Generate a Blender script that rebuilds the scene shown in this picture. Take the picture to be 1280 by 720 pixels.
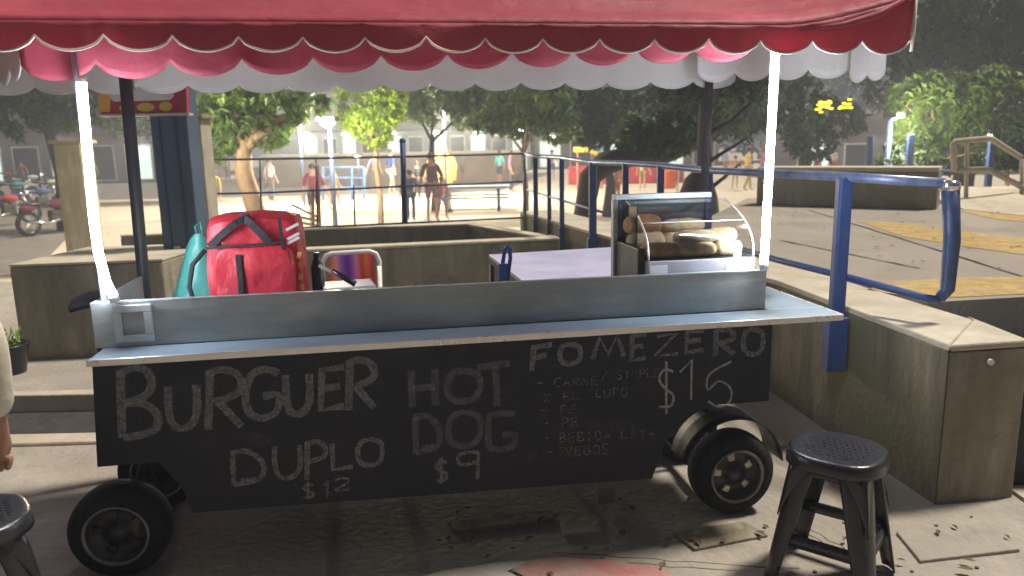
import bpy, bmesh, math, random
from mathutils import Vector, Matrix, noise
R = math.radians
random.seed(7)
for o in list(bpy.data.objects): bpy.data.objects.remove(o)
sc = bpy.context.scene
col = sc.collection

# ------------------------------------------------------------------ camera, world, light, exposure
CAM = Vector((0, 0, 1.45)); PITCH = R(10.8); ROLL = R(1.1); FPX = 950.0
FW = Vector((0, math.cos(PITCH), -math.sin(PITCH)))
_r = Vector((1, 0, 0)); _u = Vector((0, math.sin(PITCH), math.cos(PITCH)))
RT = _r*math.cos(ROLL) - _u*math.sin(ROLL); UP = _u*math.cos(ROLL) + _r*math.sin(ROLL)
cd = bpy.data.cameras.new('camera'); cam = bpy.data.objects.new('camera', cd); col.objects.link(cam)
cam.matrix_world = Matrix(((RT.x, UP.x, -FW.x, CAM.x), (RT.y, UP.y, -FW.y, CAM.y), (RT.z, UP.z, -FW.z, CAM.z), (0, 0, 0, 1)))
cd.sensor_width = 36; cd.lens = 36*FPX/1280; cd.clip_start = .05; cd.clip_end = 600
cd.dof.use_dof = True; cd.dof.focus_distance = 2.9; cd.dof.aperture_fstop = 3.2
sc.camera = cam

w = bpy.data.worlds.new('World'); sc.world = w; w.use_nodes = True
nt = w.node_tree; nt.nodes.clear()
sky = nt.nodes.new('ShaderNodeTexSky'); sky.sky_type = 'NISHITA'; sky.sun_disc = False
sky.sun_elevation = R(-4); sky.sun_rotation = R(70)
b1 = nt.nodes.new('ShaderNodeBackground'); b1.inputs[1].default_value = .08
b2 = nt.nodes.new('ShaderNodeBackground'); b2.inputs[0].default_value = (.62, .72, 1.0, 1); b2.inputs[1].default_value = .013
ad = nt.nodes.new('ShaderNodeAddShader'); wo = nt.nodes.new('ShaderNodeOutputWorld')
nt.links.new(sky.outputs[0], b1.inputs[0]); nt.links.new(b1.outputs[0], ad.inputs[0]); nt.links.new(b2.outputs[0], ad.inputs[1]); nt.links.new(ad.outputs[0], wo.inputs[0])

W = R(9.5); E1 = Vector((math.cos(W), math.sin(W), 0)); E2 = Vector((-math.sin(W), math.cos(W), 0)); ORG = Vector((-.065, 2.465, 0))
sd = bpy.data.lights.new('floodlight', 'SUN'); sd.energy = 2.2; sd.angle = R(7); sd.color = (1.0, .90, .77)
sun = bpy.data.objects.new('floodlight', sd); col.objects.link(sun)
tol = (E1*.235 + E2*.035 + Vector((0, 0, .45))).normalized()
sun.rotation_euler = tol.to_track_quat('Z', 'Y').to_euler(); sun.location = tol*20
sc.view_settings.view_transform = 'Standard'; sc.view_settings.look = 'None'
sc.view_settings.gamma = 1; sc.view_settings.use_curve_mapping = False; sc.view_settings.exposure = 1.25

# ------------------------------------------------------------------ survey helpers (pixel of the photo -> place in the world)
def ray(x, y): return FW + RT*((x-640)/FPX) + UP*((360-y)/FPX)
def onz(x, y, z):
    d = ray(x, y); return CAM + d*((z-CAM.z)/d.z)
def ony(x, y, Y):
    d = ray(x, y); return CAM + d*((Y-CAM.y)/d.y)
def S(a, b, z): return ORG + E1*a + E2*b + Vector((0, 0, z))
def onb(x, y, b):
    d = ray(x, y); t = (b-(CAM-ORG).dot(E2))/d.dot(E2); P = CAM + d*t
    return ((P-ORG).dot(E1), P.z)

# ------------------------------------------------------------------ materials
def mat(name, c, rough=.8, c2=None, scale=6, bump=0, bscale=40, metal=0, emit=None, estr=0, spec=.5, trans=0, wide=None, detail=6, streak=None, alpha=None):
    m = bpy.data.materials.new(name); m.use_nodes = True
    t = m.node_tree; n = t.nodes; p = n['Principled BSDF']
    p.inputs['Base Color'].default_value = (*c, 1); p.inputs['Roughness'].default_value = rough
    p.inputs['Metallic'].default_value = metal; p.inputs['Specular IOR Level'].default_value = spec
    tc = n.new('ShaderNodeTexCoord')
    if c2:
        nz = n.new('ShaderNodeTexNoise'); nz.inputs['Scale'].default_value = scale; nz.inputs['Detail'].default_value = detail; nz.inputs['Roughness'].default_value = .65
        if streak:
            mp = n.new('ShaderNodeMapping'); mp.inputs['Scale'].default_value = streak
            t.links.new(tc.outputs['Object'], mp.inputs[0]); t.links.new(mp.outputs[0], nz.inputs['Vector'])
        else: t.links.new(tc.outputs['Object'], nz.inputs['Vector'])
        r = n.new('ShaderNodeValToRGB'); r.color_ramp.elements[0].position = .35; r.color_ramp.elements[1].position = .68
        r.color_ramp.elements[0].color = (*c, 1); r.color_ramp.elements[1].color = (*c2, 1)
        t.links.new(nz.outputs['Fac'], r.inputs[0])
        out = r.outputs[0]
        if wide:
            n2 = n.new('ShaderNodeTexNoise'); n2.inputs['Scale'].default_value = wide[0]; n2.inputs['Detail'].default_value = 8
            t.links.new(tc.outputs['Object'], n2.inputs['Vector'])
            r2 = n.new('ShaderNodeValToRGB'); r2.color_ramp.elements[0].position = .42; r2.color_ramp.elements[1].position = .62
            t.links.new(n2.outputs['Fac'], r2.inputs[0])
            mx = n.new('ShaderNodeMix'); mx.data_type = 'RGBA'
            t.links.new(r2.outputs[0], mx.inputs[0]); t.links.new(out, mx.inputs[6]); mx.inputs[7].default_value = (*wide[1], 1)
            out = mx.outputs[2]
        t.links.new(out, p.inputs['Base Color'])
        rr = n.new('ShaderNodeMapRange'); rr.inputs[3].default_value = max(.05, rough-.12); rr.inputs[4].default_value = min(1, rough+.12)
        t.links.new(nz.outputs['Fac'], rr.inputs[0]); t.links.new(rr.outputs[0], p.inputs['Roughness'])
    if bump:
        nb = n.new('ShaderNodeTexNoise'); nb.inputs['Scale'].default_value = bscale; nb.inputs['Detail'].default_value = 8
        t.links.new(tc.outputs['Object'], nb.inputs['Vector'])
        bp = n.new('ShaderNodeBump'); bp.inputs['Strength'].default_value = bump; bp.inputs['Distance'].default_value = .02
        t.links.new(nb.outputs['Fac'], bp.inputs['Height']); t.links.new(bp.outputs[0], p.inputs['Normal'])
    if emit:
        p.inputs['Emission Color'].default_value = (*emit, 1); p.inputs['Emission Strength'].default_value = estr
    if trans:
        ts = n.new('ShaderNodeBsdfTranslucent'); ms = n.new('ShaderNodeMixShader'); ms.inputs[0].default_value = trans
        if c2: t.links.new(out, ts.inputs[0])
        else: ts.inputs[0].default_value = (*c, 1)
        o = n['Material Output']
        t.links.new(p.outputs[0], ms.inputs[1]); t.links.new(ts.outputs[0], ms.inputs[2]); t.links.new(ms.outputs[0], o.inputs[0])
    if alpha:   # (noise scale, low, high): broken coverage such as chalk dust
        na = n.new('ShaderNodeTexNoise'); na.inputs['Scale'].default_value = alpha[0]; na.inputs['Detail'].default_value = 8; na.inputs['Roughness'].default_value = .8
        t.links.new(tc.outputs['Object'], na.inputs['Vector'])
        ra = n.new('ShaderNodeMapRange'); ra.inputs[1].default_value = .35; ra.inputs[2].default_value = .65; ra.inputs[3].default_value = alpha[1]; ra.inputs[4].default_value = alpha[2]
        t.links.new(na.outputs['Fac'], ra.inputs[0]); t.links.new(ra.outputs[0], p.inputs['Alpha'])
    return m
M = {}
M['pave'] = mat('paving', (.27, .25, .215), .9, (.42, .385, .33), 3.5, .5, 30, wide=(1.1, (.31, .28, .235)))
M['platform'] = mat('platform_screed', (.25, .22, .185), .9, (.38, .34, .285), 1.6, .5, 26, wide=(.8, (.29, .26, .22)))
M['plaza'] = mat('plaza_floor', (.46, .40, .31), .9, (.62, .55, .43), 1.2, .25, 20, wide=(.35, (.50, .43, .33)))
M['road'] = mat('asphalt', (.13, .115, .10), .9, (.21, .185, .16), 2, .2, 30)
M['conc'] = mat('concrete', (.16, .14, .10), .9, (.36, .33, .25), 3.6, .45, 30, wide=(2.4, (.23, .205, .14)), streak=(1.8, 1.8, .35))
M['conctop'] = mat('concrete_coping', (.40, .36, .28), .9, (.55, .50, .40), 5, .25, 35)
M['concdark'] = mat('stained_shaded_concrete', (.075, .062, .04), .9, (.24, .205, .14), 3.4, .5, 30, wide=(2.6, (.13, .125, .07)), streak=(2.2, 2.2, .3))  # stains, plus the shade of the side face put into the colour
M['yellow'] = mat('yellow_paint', (.58, .38, .08), .8, (.44, .35, .20), 5, .2, 40, alpha=(7, .45, 1.1))
M['redpaint'] = mat('red_floor_paint', (.42, .13, .12), .85, (.36, .30, .26), 7, .3, 40)
M['whitepaint'] = mat('white_floor_paint', (.55, .53, .50), .85, (.34, .32, .28), 5, .3, 40)
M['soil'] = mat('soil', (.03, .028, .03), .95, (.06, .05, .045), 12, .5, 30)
M['blue'] = mat('blue_paint', (.018, .045, .17), .5, (.035, .07, .20), 9, .1, 30)
M['railpale'] = mat('blue_rail_highlight', (.10, .15, .32), .35, (.26, .30, .42), 12, .05, 30, metal=.3)  # paler copy of the blue; the top rail's highlights are in the colour
M['bluedark'] = mat('dark_blue_paint', (.025, .045, .11), .45, (.04, .07, .16), 7, .1, 30)
M['galv'] = mat('galvanised_steel', (.30, .32, .32), .45, (.44, .46, .45), 5, .12, 18, metal=.35, streak=(.6, 2, 4), wide=(2.3, (.26, .29, .30)))
M['steel'] = mat('stainless_steel', (.33, .42, .50), .34, (.46, .56, .64), 6, .05, 25, metal=.4, wide=(3, (.30, .36, .42)))
M['alu'] = mat('aluminium_trim', (.66, .64, .62), .3, (.8, .78, .76), 9, .05, 25, metal=.5)
M['board'] = mat('chalkboard', (.006, .007, .012), .75, (.020, .022, .032), 5, .12, 60, wide=(2.1, (.016, .016, .021)))
M['chalk'] = mat('chalk', (.20, .20, .215), .95, (.30, .30, .31), 20, .2, 60, alpha=(60, .30, .80))
M['chalkdim'] = mat('smudged_chalk', (.17, .165, .185), .95, (.25, .24, .27), 20, .2, 60, alpha=(50, .18, .60))
M['chalkmenu'] = mat('thin_chalk', (.19, .19, .20), .95, (.27, .27, .27), 20, .2, 60, alpha=(35, .08, .95))
M['chalkthin'] = mat('fresh_chalk', (.50, .49, .45), .95, (.62, .60, .56), 20, .2, 60, alpha=(90, .25, .9))
M['black'] = mat('black_metal', (.012, .012, .014), .5, (.022, .022, .024), 8, .1, 40)
M['plastic'] = mat('black_plastic', (.014, .014, .018), .30, (.022, .022, .026), 6, .08, 60)
M['rubber'] = mat('rubber', (.007, .007, .007), .9, (.014, .013, .012), 10, .3, 50)
M['rim'] = mat('rim_metal', (.05, .047, .045), .45, (.09, .085, .08), 9, .1, 40, metal=.6)
M['rimring'] = mat('worn_rim_edge', (.16, .155, .15), .35, (.26, .25, .24), 9, .1, 40, metal=.7)
M['brass'] = mat('pale_rim_metal', (.70, .62, .48), .35, (.8, .72, .58), 9, .1, 40, metal=.4)
M['redcloth'] = mat('red_canvas', (.47, .07, .11), .6, (.58, .12, .17), 2.2, .45, 14, trans=.38, wide=(.9, (.40, .06, .10)))
M['whitecloth'] = mat('white_canvas', (.50, .48, .47), .85, (.60, .58, .565), 3, .25, 90, trans=.35)
M['trim'] = mat('white_piping', (.80, .72, .66), .7, (.70, .60, .54), 20)
M['tube'] = mat('tube_glow', (.9, .95, 1), .4, emit=(.80, .90, 1.0), estr=60)
M['bagred'] = mat('red_nylon', (.42, .015, .03), .45, (.60, .035, .055), 5, .8, 11)
M['strap'] = mat('black_webbing', (.015, .015, .018), .8, (.03, .03, .035), 30, .3, 90)
M['white'] = mat('white_plastic', (.72, .72, .72), .45, (.64, .64, .65), 8)
M['orange'] = mat('orange_print', (.85, .33, .05), .6, (.75, .5, .08), 12)
M['teal'] = mat('teal_plastic_film', (.08, .42, .36), .25, (.14, .5, .44), 8, .5, 14, trans=.45)
M['breadA'] = mat('golden_bread', (.36, .19, .07), .7, (.55, .36, .16), 22, .3, 40)
M['breadB'] = mat('pale_bread', (.44, .30, .15), .7, (.62, .48, .30), 22, .3, 40)
M['skinA'] = mat('brown_skin', (.26, .13, .08), .6, (.31, .165, .10), 8)
M['skinB'] = mat('tan_skin', (.46, .27, .18), .6, (.52, .32, .22), 8)
M['hair'] = mat('black_hair', (.012, .010, .010), .6, (.025, .02, .018), 40)
M['bark'] = mat('bark', (.16, .11, .07), .9, (.28, .20, .13), 9, .6, 25, streak=(2, 2, .6))
M['barkdark'] = mat('dark_bark', (.022, .018, .02), .9, (.045, .035, .035), 9, .5, 25)
M['leafdark'] = mat('dark_leaves', (.014, .036, .010), .6, (.05, .095, .022), 1.4, trans=.3)  # darker leaf copy for crowns standing out of the lamplight
M['leafmid'] = mat('lit_green_leaves', (.04, .10, .015), .5, (.13, .21, .035), 1.1, trans=.35)  # brighter leaf copy; lamplight on lit crowns is put into the colour
M['leaflime'] = mat('lime_leaves', (.16, .28, .015), .5, (.32, .44, .05), 1.0, trans=.4)  # lime leaf colour, raised to carry the lamplight on the lit tree
M['wallpale'] = mat('pale_render', (.34, .37, .34), .85, (.46, .50, .46), .9, .1, 8, wide=(.5, (.36, .37, .36)))
M['wallbrown'] = mat('brown_render', (.16, .12, .095), .9, (.23, .18, .145), .8, .1, 8)
M['glass_dark'] = mat('dark_window', (.03, .04, .05), .15)
M['lampglow'] = mat('lamp_glow', (1, 1, 1), .4, emit=(.9, 1, .95), estr=14)
M['shoplit'] = mat('lit_shop_window', (.5, .55, .5), .6, (.25, .28, .25), 1.3, emit=(.80, .95, .85), estr=.45)
M['yellowglow'] = mat('yellow_glow', (1, .8, .1), .4, emit=(1.0, .72, .03), estr=.9)
M['chrome'] = mat('chrome', (.7, .72, .75), .15, (.6, .6, .62), 8, metal=.9)
M['tabletop'] = mat('pale_laminate', (.36, .37, .58), .4, (.52, .52, .68), 3, .1, 10)
def cloth(name, c): 
    if name not in M: M[name] = mat(name, c, .85, tuple(x*.75 for x in c), 5, .2, 40)
    return M[name]
def glassm():
    m = bpy.data.materials.new('clear_glass'); m.use_nodes = True; t = m.node_tree; n = t.nodes; n.clear()
    g = n.new('ShaderNodeBsdfGlossy'); g.inputs['Roughness'].default_value = .08; tr = n.new('ShaderNodeBsdfTransparent'); tr.inputs[0].default_value = (.93, .97, .96, 1)
    lw = n.new('ShaderNodeFresnel'); lw.inputs[0].default_value = 1.5; ms = n.new('ShaderNodeMixShader'); o = n.new('ShaderNodeOutputMaterial')
    ma = n.new('ShaderNodeMath'); ma.operation = 'ADD'; ma.inputs[1].default_value = .05
    t.links.new(lw.outputs[0], ma.inputs[0]); t.links.new(ma.outputs[0], ms.inputs[0]); t.links.new(tr.outputs[0], ms.inputs[1]); t.links.new(g.outputs[0], ms.inputs[2]); t.links.new(ms.outputs[0], o.inputs[0])
    return m
M['glass'] = glassm()
def stripes():
    m = mat('striped_fabric', (.8, .2, .1), .8); t = m.node_tree; n = t.nodes
    tc = n.new('ShaderNodeTexCoord'); sp = n.new('ShaderNodeSeparateXYZ'); r = n.new('ShaderNodeValToRGB')
    t.links.new(tc.outputs['Generated'], sp.inputs[0]); t.links.new(sp.outputs[0], r.inputs[0])
    cs = [(0, (.75, .10, .05)), (.12, (.85, .25, .08)), (.22, (.85, .40, .45)), (.32, (.35, .12, .55)), (.44, (.14, .05, .35)), (.52, (.32, .12, .55)), (.62, (.8, .35, .5)), (.72, (.75, .08, .06)), (.84, (.85, .28, .08)), (.95, (.75, .05, .08))]
    e = r.color_ramp.elements
    for i, (p, c) in enumerate(cs):
        k = e[0] if i == 0 else (e[1] if i == 1 else e.new(p)); k.position = p; k.color = (*c, 1)
    t.links.new(r.outputs[0], n['Principled BSDF'].inputs['Base Color']); return m
M['stripes'] = stripes()

# ------------------------------------------------------------------ mesh collecting
class MB:
    def __init__(s): s.v = []; s.f = []
    def add(s, vs, fs):
        k = len(s.v); s.v += [Vector(v) for v in vs]; s.f += [tuple(i+k for i in f) for f in fs]; return s
    def hexa(s, b, t):  # bottom 4, top 4 (ccw)
        n = len(b)
        return s.add(list(b)+list(t), [tuple(range(n-1, -1, -1)), tuple(range(n, 2*n))] + [(i, (i+1) % n, n+(i+1) % n, n+i) for i in range(n)])
    def prism(s, poly, z0, z1): return s.hexa([(p[0], p[1], z0) for p in poly], [(p[0], p[1], z1) for p in poly])
    def box(s, c, sz, rot=None):
        h = [x/2 for x in sz]; vs = [Vector((x*h[0], y*h[1], z*h[2])) for z in (-1, 1) for x, y in ((-1, -1), (1, -1), (1, 1), (-1, 1))]
        if rot is not None: vs = [rot @ v for v in vs]
        vs = [v+Vector(c) for v in vs]; return s.hexa(vs[:4], vs[4:])
    def sbox(s, a0, a1, b0, b1, z0, z1):
        q = [(a0, b0), (a1, b0), (a1, b1), (a0, b1)]
        return s.hexa([S(a, b, z0) for a, b in q], [S(a, b, z1) for a, b in q])
    def tube(s, pts, r, n=8, cap=True):
        pts = [Vector(p) for p in pts]; rs = r if isinstance(r, (list, tuple)) else [r]*len(pts)
        k = len(s.v); prev = None
        for i, p in enumerate(pts):
            d = (pts[min(i+1, len(pts)-1)]-pts[max(i-1, 0)]); d = d.normalized() if d.length > 1e-9 else Vector((0, 0, 1))
            if prev is None: x = d.orthogonal().normalized()
            else:
                x = prev - d*prev.dot(d); x = x.normalized() if x.length > 1e-6 else d.orthogonal().normalized()
            prev = x; y = d.cross(x)
            for j in range(n):
                a = 2*math.pi*j/n; s.v.append(p+(x*math.cos(a)+y*math.sin(a))*rs[i])
        for i in range(len(pts)-1):
            for j in range(n): s.f.append((k+i*n+j, k+i*n+(j+1) % n, k+(i+1)*n+(j+1) % n, k+(i+1)*n+j))
        if cap:
            s.f.append(tuple(k+j for j in range(n-1, -1, -1))); s.f.append(tuple(k+(len(pts)-1)*n+j for j in range(n)))
        return s
    def lathe(s, prof, c, axis=Vector((0, 0, 1)), n=24):   # prof: (radius, height)
        c = Vector(c); x = axis.orthogonal().normalized(); y = axis.cross(x); k = len(s.v)
        for r, h in prof:
            for j in range(n):
                a = 2*math.pi*j/n; s.v.append(c+axis*h+(x*math.cos(a)+y*math.sin(a))*max(r, 1e-4))
        for i in range(len(prof)-1):
            for j in range(n): s.f.append((k+i*n+j, k+i*n+(j+1) % n, k+(i+1)*n+(j+1) % n, k+(i+1)*n+j))
        return s
    def ball(s, c, r, n=10, m=7, rot=None):
        r = r if isinstance(r, (tuple, list)) else (r, r, r); c = Vector(c); k = len(s.v)
        for i in range(m+1):
            ph = math.pi*i/m
            for j in range(n):
                a = 2*math.pi*j/n; v = Vector((r[0]*math.sin(ph)*math.cos(a), r[1]*math.sin(ph)*math.sin(a), r[2]*math.cos(ph)))
                s.v.append(c+(rot @ v if rot is not None else v))
        for i in range(m):
            for j in range(n): s.f.append((k+(i+1)*n+j, k+(i+1)*n+(j+1) % n, k+i*n+(j+1) % n, k+i*n+j))
        return s
    def grid(s, fn, nu, nv):
        k = len(s.v)
        for i in range(nu+1):
            for j in range(nv+1): s.v.append(Vector(fn(i/nu, j/nv)))
        for i in range(nu):
            for j in range(nv): a = k+i*(nv+1)+j; s.f.append((a, a+nv+1, a+nv+2, a+1))
        return s
    def build(s, name, m, parent=None, bevel=0, smooth=False, solid=0, sub=0):
        me = bpy.data.meshes.new(name)
        off = parent_world(parent) if parent else Vector()
        org = Vector()
        if parent is None and s.v:
            xs = [v.x for v in s.v]; ys = [v.y for v in s.v]; zs = [v.z for v in s.v]
            org = Vector(((min(xs)+max(xs))/2, (min(ys)+max(ys))/2, min(zs))); off = org
        me.from_pydata([v-off for v in s.v], [], s.f); me.validate()
        bm = bmesh.new(); bm.from_mesh(me); bmesh.ops.recalc_face_normals(bm, faces=bm.faces); bm.to_mesh(me); bm.free()
        me.materials.append(m)
        if smooth:
            for p in me.polygons: p.use_smooth = True
        o = bpy.data.objects.new(name, me); col.objects.link(o); o.location = org
        if parent: o.parent = parent
        if solid: q = o.modifiers.new('solid', 'SOLIDIFY'); q.thickness = solid; q.offset = 0
        if bevel: q = o.modifiers.new('bevel', 'BEVEL'); q.width = bevel; q.segments = 2; q.limit_method = 'ANGLE'; q.angle_limit = R(40)
        if sub: q = o.modifiers.new('sub', 'SUBSURF'); q.levels = sub; q.render_levels = sub
        return o
def parent_world(o):
    p = Vector()
    while o: p += o.location; o = o.parent
    return p
def tag(o, label=None, cat=None, group=None, kind=None):
    if label: o['label'] = label
    if cat: o['category'] = cat
    if group: o['group'] = group
    if kind: o['kind'] = kind
    return o
def empty(name, loc, label, cat, group=None):
    o = bpy.data.objects.new(name, None); o.empty_display_size = .1; col.objects.link(o); o.location = Vector(loc); return tag(o, label, cat, group)
def struct(mb, name, m, **k): return tag(mb.build(name, m, **k), kind='structure')
def copy_tree(o, parent=None):
    c = o.copy(); col.objects.link(c); c.parent = parent
    for ch in list(o.children): copy_tree(ch, c)
    return c

# ------------------------------------------------------------------ the ground
ZP = -.6      # level of the sunken plaza
ZQ = .66      # level of the raised platform on the right
def P2(x, y, z): v = onz(x, y, z); return (v.x, v.y)
g = MB()
def gz(x, y): return .006*noise.noise(Vector((x*2.2, y*2.2, 0)))
strip_poly = [(-9, 3.70), (-1.9, 3.70), (-1.9, 4.42), (-9, 4.42)]
def gridpatch(mb, x0, x1, y0, y1, st):
    nx = max(1, int((x1-x0)/st)); ny = max(1, int((y1-y0)/st))
    mb.grid(lambda u, v: (x0+(x1-x0)*u, y0+(y1-y0)*v, gz(x0+(x1-x0)*u, y0+(y1-y0)*v)), nx, ny)
gridpatch(g, -12, 12, -8, 3.70, .15); gridpatch(g, -1.9, 12, 3.70, 4.42, .15); gridpatch(g, -12, 12, 4.42, 8.6, .3)
struct(g, 'ground', M['pave'], smooth=True)
struct(MB().prism([(-12, 8.59), (12, 8.59), (12, 8.6), (-12, 8.6)], ZP, -.01), 'ground_step', M['conc'])
struct(MB().prism([(-9, 3.70), (-1.9, 3.70), (-1.9, 4.42), (-9, 4.42)], -.16, -.09), 'dark_strip', M['soil'])  # recessed strip between the kerbs, in one dark colour
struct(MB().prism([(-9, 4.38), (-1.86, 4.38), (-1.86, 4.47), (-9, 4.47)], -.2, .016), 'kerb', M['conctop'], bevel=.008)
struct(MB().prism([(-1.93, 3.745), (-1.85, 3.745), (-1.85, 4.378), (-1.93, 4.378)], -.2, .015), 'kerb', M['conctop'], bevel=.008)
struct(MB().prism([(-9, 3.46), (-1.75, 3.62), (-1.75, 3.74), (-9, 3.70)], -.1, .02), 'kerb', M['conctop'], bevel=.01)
plz = MB(); plz.grid(lambda u, v: (-140+280*u, 8.6+150*v, ZP), 14, 10)
struct(plz, 'plaza', M['plaza'])
road = MB()
road.add([(-140, 29, ZP+.006), (-.5, 33, ZP+.006), (3, 53, ZP+.006), (-140, 53, ZP+.006)], [(0, 1, 2, 3)])
struct(road, 'road', M['road'])
pk = [onz(x, y, ZP+.007) for x, y in ((-300, 345), (-300, 226), (40, 222), (125, 216), (118, 262), (64, 318), (40, 345))]
struct(MB().add(pk, [tuple(range(len(pk)))]), 'parking_ground', M['road'])
# painted patches near the stool
def patch(name, pts, z, m): 
    mb = MB(); q = [onz(x, y, z) for x, y in pts]
    n = len(q); mb.add(q, [tuple(range(n))]); return struct(mb, name, m)
patch('red_paint_mark', [(640, 712), (662, 700), (700, 696), (760, 700), (820, 709), (850, 720), (900, 745), (760, 745), (700, 722), (655, 720)], .0165, M['redpaint'])
patch('white_paint_mark', [(520, 722), (560, 712), (636, 701), (660, 702), (634, 714), (650, 722), (696, 725), (730, 745), (540, 745)], .0125, M['whitepaint'])
# joint lines and stones of the broken paving
for i, (pts) in enumerate([[(700, 655), (748, 650), (752, 668), (705, 673)], [(840, 668), (930, 655), (960, 672), (868, 690)], [(1120, 668), (1230, 655), (1275, 690), (1150, 705)], [(560, 655), (690, 640), (694, 652), (568, 668)]]):
    v = [onz(x, y, .0) for x, y in pts]; mb = MB().hexa([Vector((p.x, p.y, -.01)) for p in v], [Vector((p.x, p.y, .013)) for p in v])
    struct(mb, 'paving_slab', M['conc'] if i % 2 else M['pave'], bevel=.004)
peb = MB()
for i in range(90):
    x = random.uniform(-.6, 2.2); y = random.uniform(1.9, 2.75); r = random.uniform(.002, .008)
    peb.ball((x, y, .004), (r*1.3, r, r*.8), 5, 4)
tag(peb.build('gravel', M['conc'], smooth=True), 'loose grit and small stones scattered on the paving by the stool', 'gravel', kind='stuff')

# ------------------------------------------------------------------ raised platform and its walls (right)
W1 = P2(1187, 431, ZQ); W2 = P2(970, 350, ZQ); W3 = P2(775, 300, ZQ); W4 = P2(650, 264, ZQ); W0 = P2(1281, 424.5, ZQ)
def wallmesh(mb, pts, th, z0, z1):   # wall along pts, thickness th to the left of the direction
    n = len(pts); L = []
    for i in range(n):
        d = Vector(pts[min(i+1, n-1)])-Vector(pts[max(i-1, 0)]); d = Vector((d.x, d.y)).normalized(); nn = Vector((-d.y, d.x)); L.append((pts[i][0]+nn.x*th, pts[i][1]+nn.y*th))
    for i in range(n-1): mb.prism([pts[i], pts[i+1], L[i+1], L[i]], z0, z1)
    return mb
def V2(t): return Vector((t[0], t[1]))
par = empty('retaining_wall', (W1[0], W1[1], 0), 'stained concrete retaining wall at the stool with its lit coping running back to the plaza', 'wall')
wt = .3
front = MB()
pts = [W1, W2, W3, W4]; inner = [(W1[0]+.33, W1[1]+.40), (W2[0]+.34, W2[1]+.12), (W3[0]+.42, W3[1]+.16), (W4[0]+.42, W4[1]+.12)]
for i in range(3): front.hexa([(*pts[i], -.05), (*pts[i+1], -.05 if i < 2 else ZP), (*inner[i+1], -.05 if i < 2 else ZP), (*inner[i], -.05)], [(*pts[i], ZQ-.03), (*pts[i+1], ZQ-.03), (*inner[i+1], ZQ-.03), (*inner[i], ZQ-.03)])
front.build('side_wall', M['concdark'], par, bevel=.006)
endw = MB().prism([(W1[0]+.003, W1[1]+.002), (W0[0]+.02, W0[1]), (W0[0]+.03, W0[1]+.42), (inner[0][0]+.003, inner[0][1]+.003)], -.05, ZQ-.033)
endw.build('end_wall', M['conc'], par, bevel=.006)
cop = MB()
for i in range(3): cop.hexa([(*pts[i], ZQ-.03), (*pts[i+1], ZQ-.03), (*inner[i+1], ZQ-.03), (*inner[i], ZQ-.03)], [(*pts[i], ZQ), (*pts[i+1], ZQ), (*inner[i+1], ZQ), (*inner[i], ZQ)])
cop.prism([(W1[0]+.003, W1[1]), (W0[0]+.02, W0[1]), (W0[0]+.03, W0[1]+.43), (inner[0][0]+.003, inner[0][1]+.004)], ZQ-.03, ZQ-.001)
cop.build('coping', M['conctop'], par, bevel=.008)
boltp = ony(1237, 452, W1[1]+.02); MB().lathe([(0, 0), (.012, 0), (.012, .012), (0, .014)], boltp, Vector((0, -1, 0)), 12).build('bolt_head', M['white'], par)
# slab beyond the slot
Sa = P2(1160, 377, ZQ); Sb = P2(1420, 362, ZQ); Sc = P2(1215, 402, ZQ)
slab = MB()
poly = [(inner[0][0]-.02, inner[0][1]+.08), Sa, Sb, (13, Sb[1]), (13, 13.5), (3.2, 10.2), (inner[2][0]-.004, inner[2][1]-.002), (inner[1][0]-.004, inner[1][1])]
poly = [Sa, Sb, (13, Sb[1]+.5), (13, 13.5), (3.2, 10.3), (inner[2][0]+.004, inner[2][1]+.002), (inner[1][0]+.004, inner[1][1])]
slab.prism(poly, ZP, ZQ-.004)
struct(slab, 'platform_ground', M['platform'])
struct(MB().prism([(inner[0][0]+.005, inner[0][1]+.01), (W0[0]+.04, W0[1]+.1), (13, W0[1]+.1), (13, Sb[1]+.3), (Sb[0], Sb[1]-.01), (Sa[0]+.01, Sa[1]-.01)], -.05, ZQ-.22), 'dark_slot', M['soil'])  # recess behind the end wall, with a dark floor
struct(MB().prism([(W0[0]+.045, W0[1]-.3), (9, W0[1]-.3), (9, W0[1]+.08), (W0[0]+.045, W0[1]+.08)], -.02, .012), 'side_pavement', M['conctop'])
def stripe(pts):
    q = [onz(x, y, ZQ) for x, y in pts]; mb = MB().add(q, [tuple(range(len(q)))]); return tag(mb.build('yellow_stripe', M['yellow']), kind='structure')
stripe([(1072, 276), (1130, 279), (1210, 290), (1300, 300), (1300, 321), (1215, 309), (1130, 296)])
stripe([(1082, 362), (1120, 352), (1200, 347), (1300, 346), (1300, 366), (1200, 371), (1140, 371)])
stripe([(1196, 262), (1250, 258), (1300, 262), (1300, 279), (1240, 273)])

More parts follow.
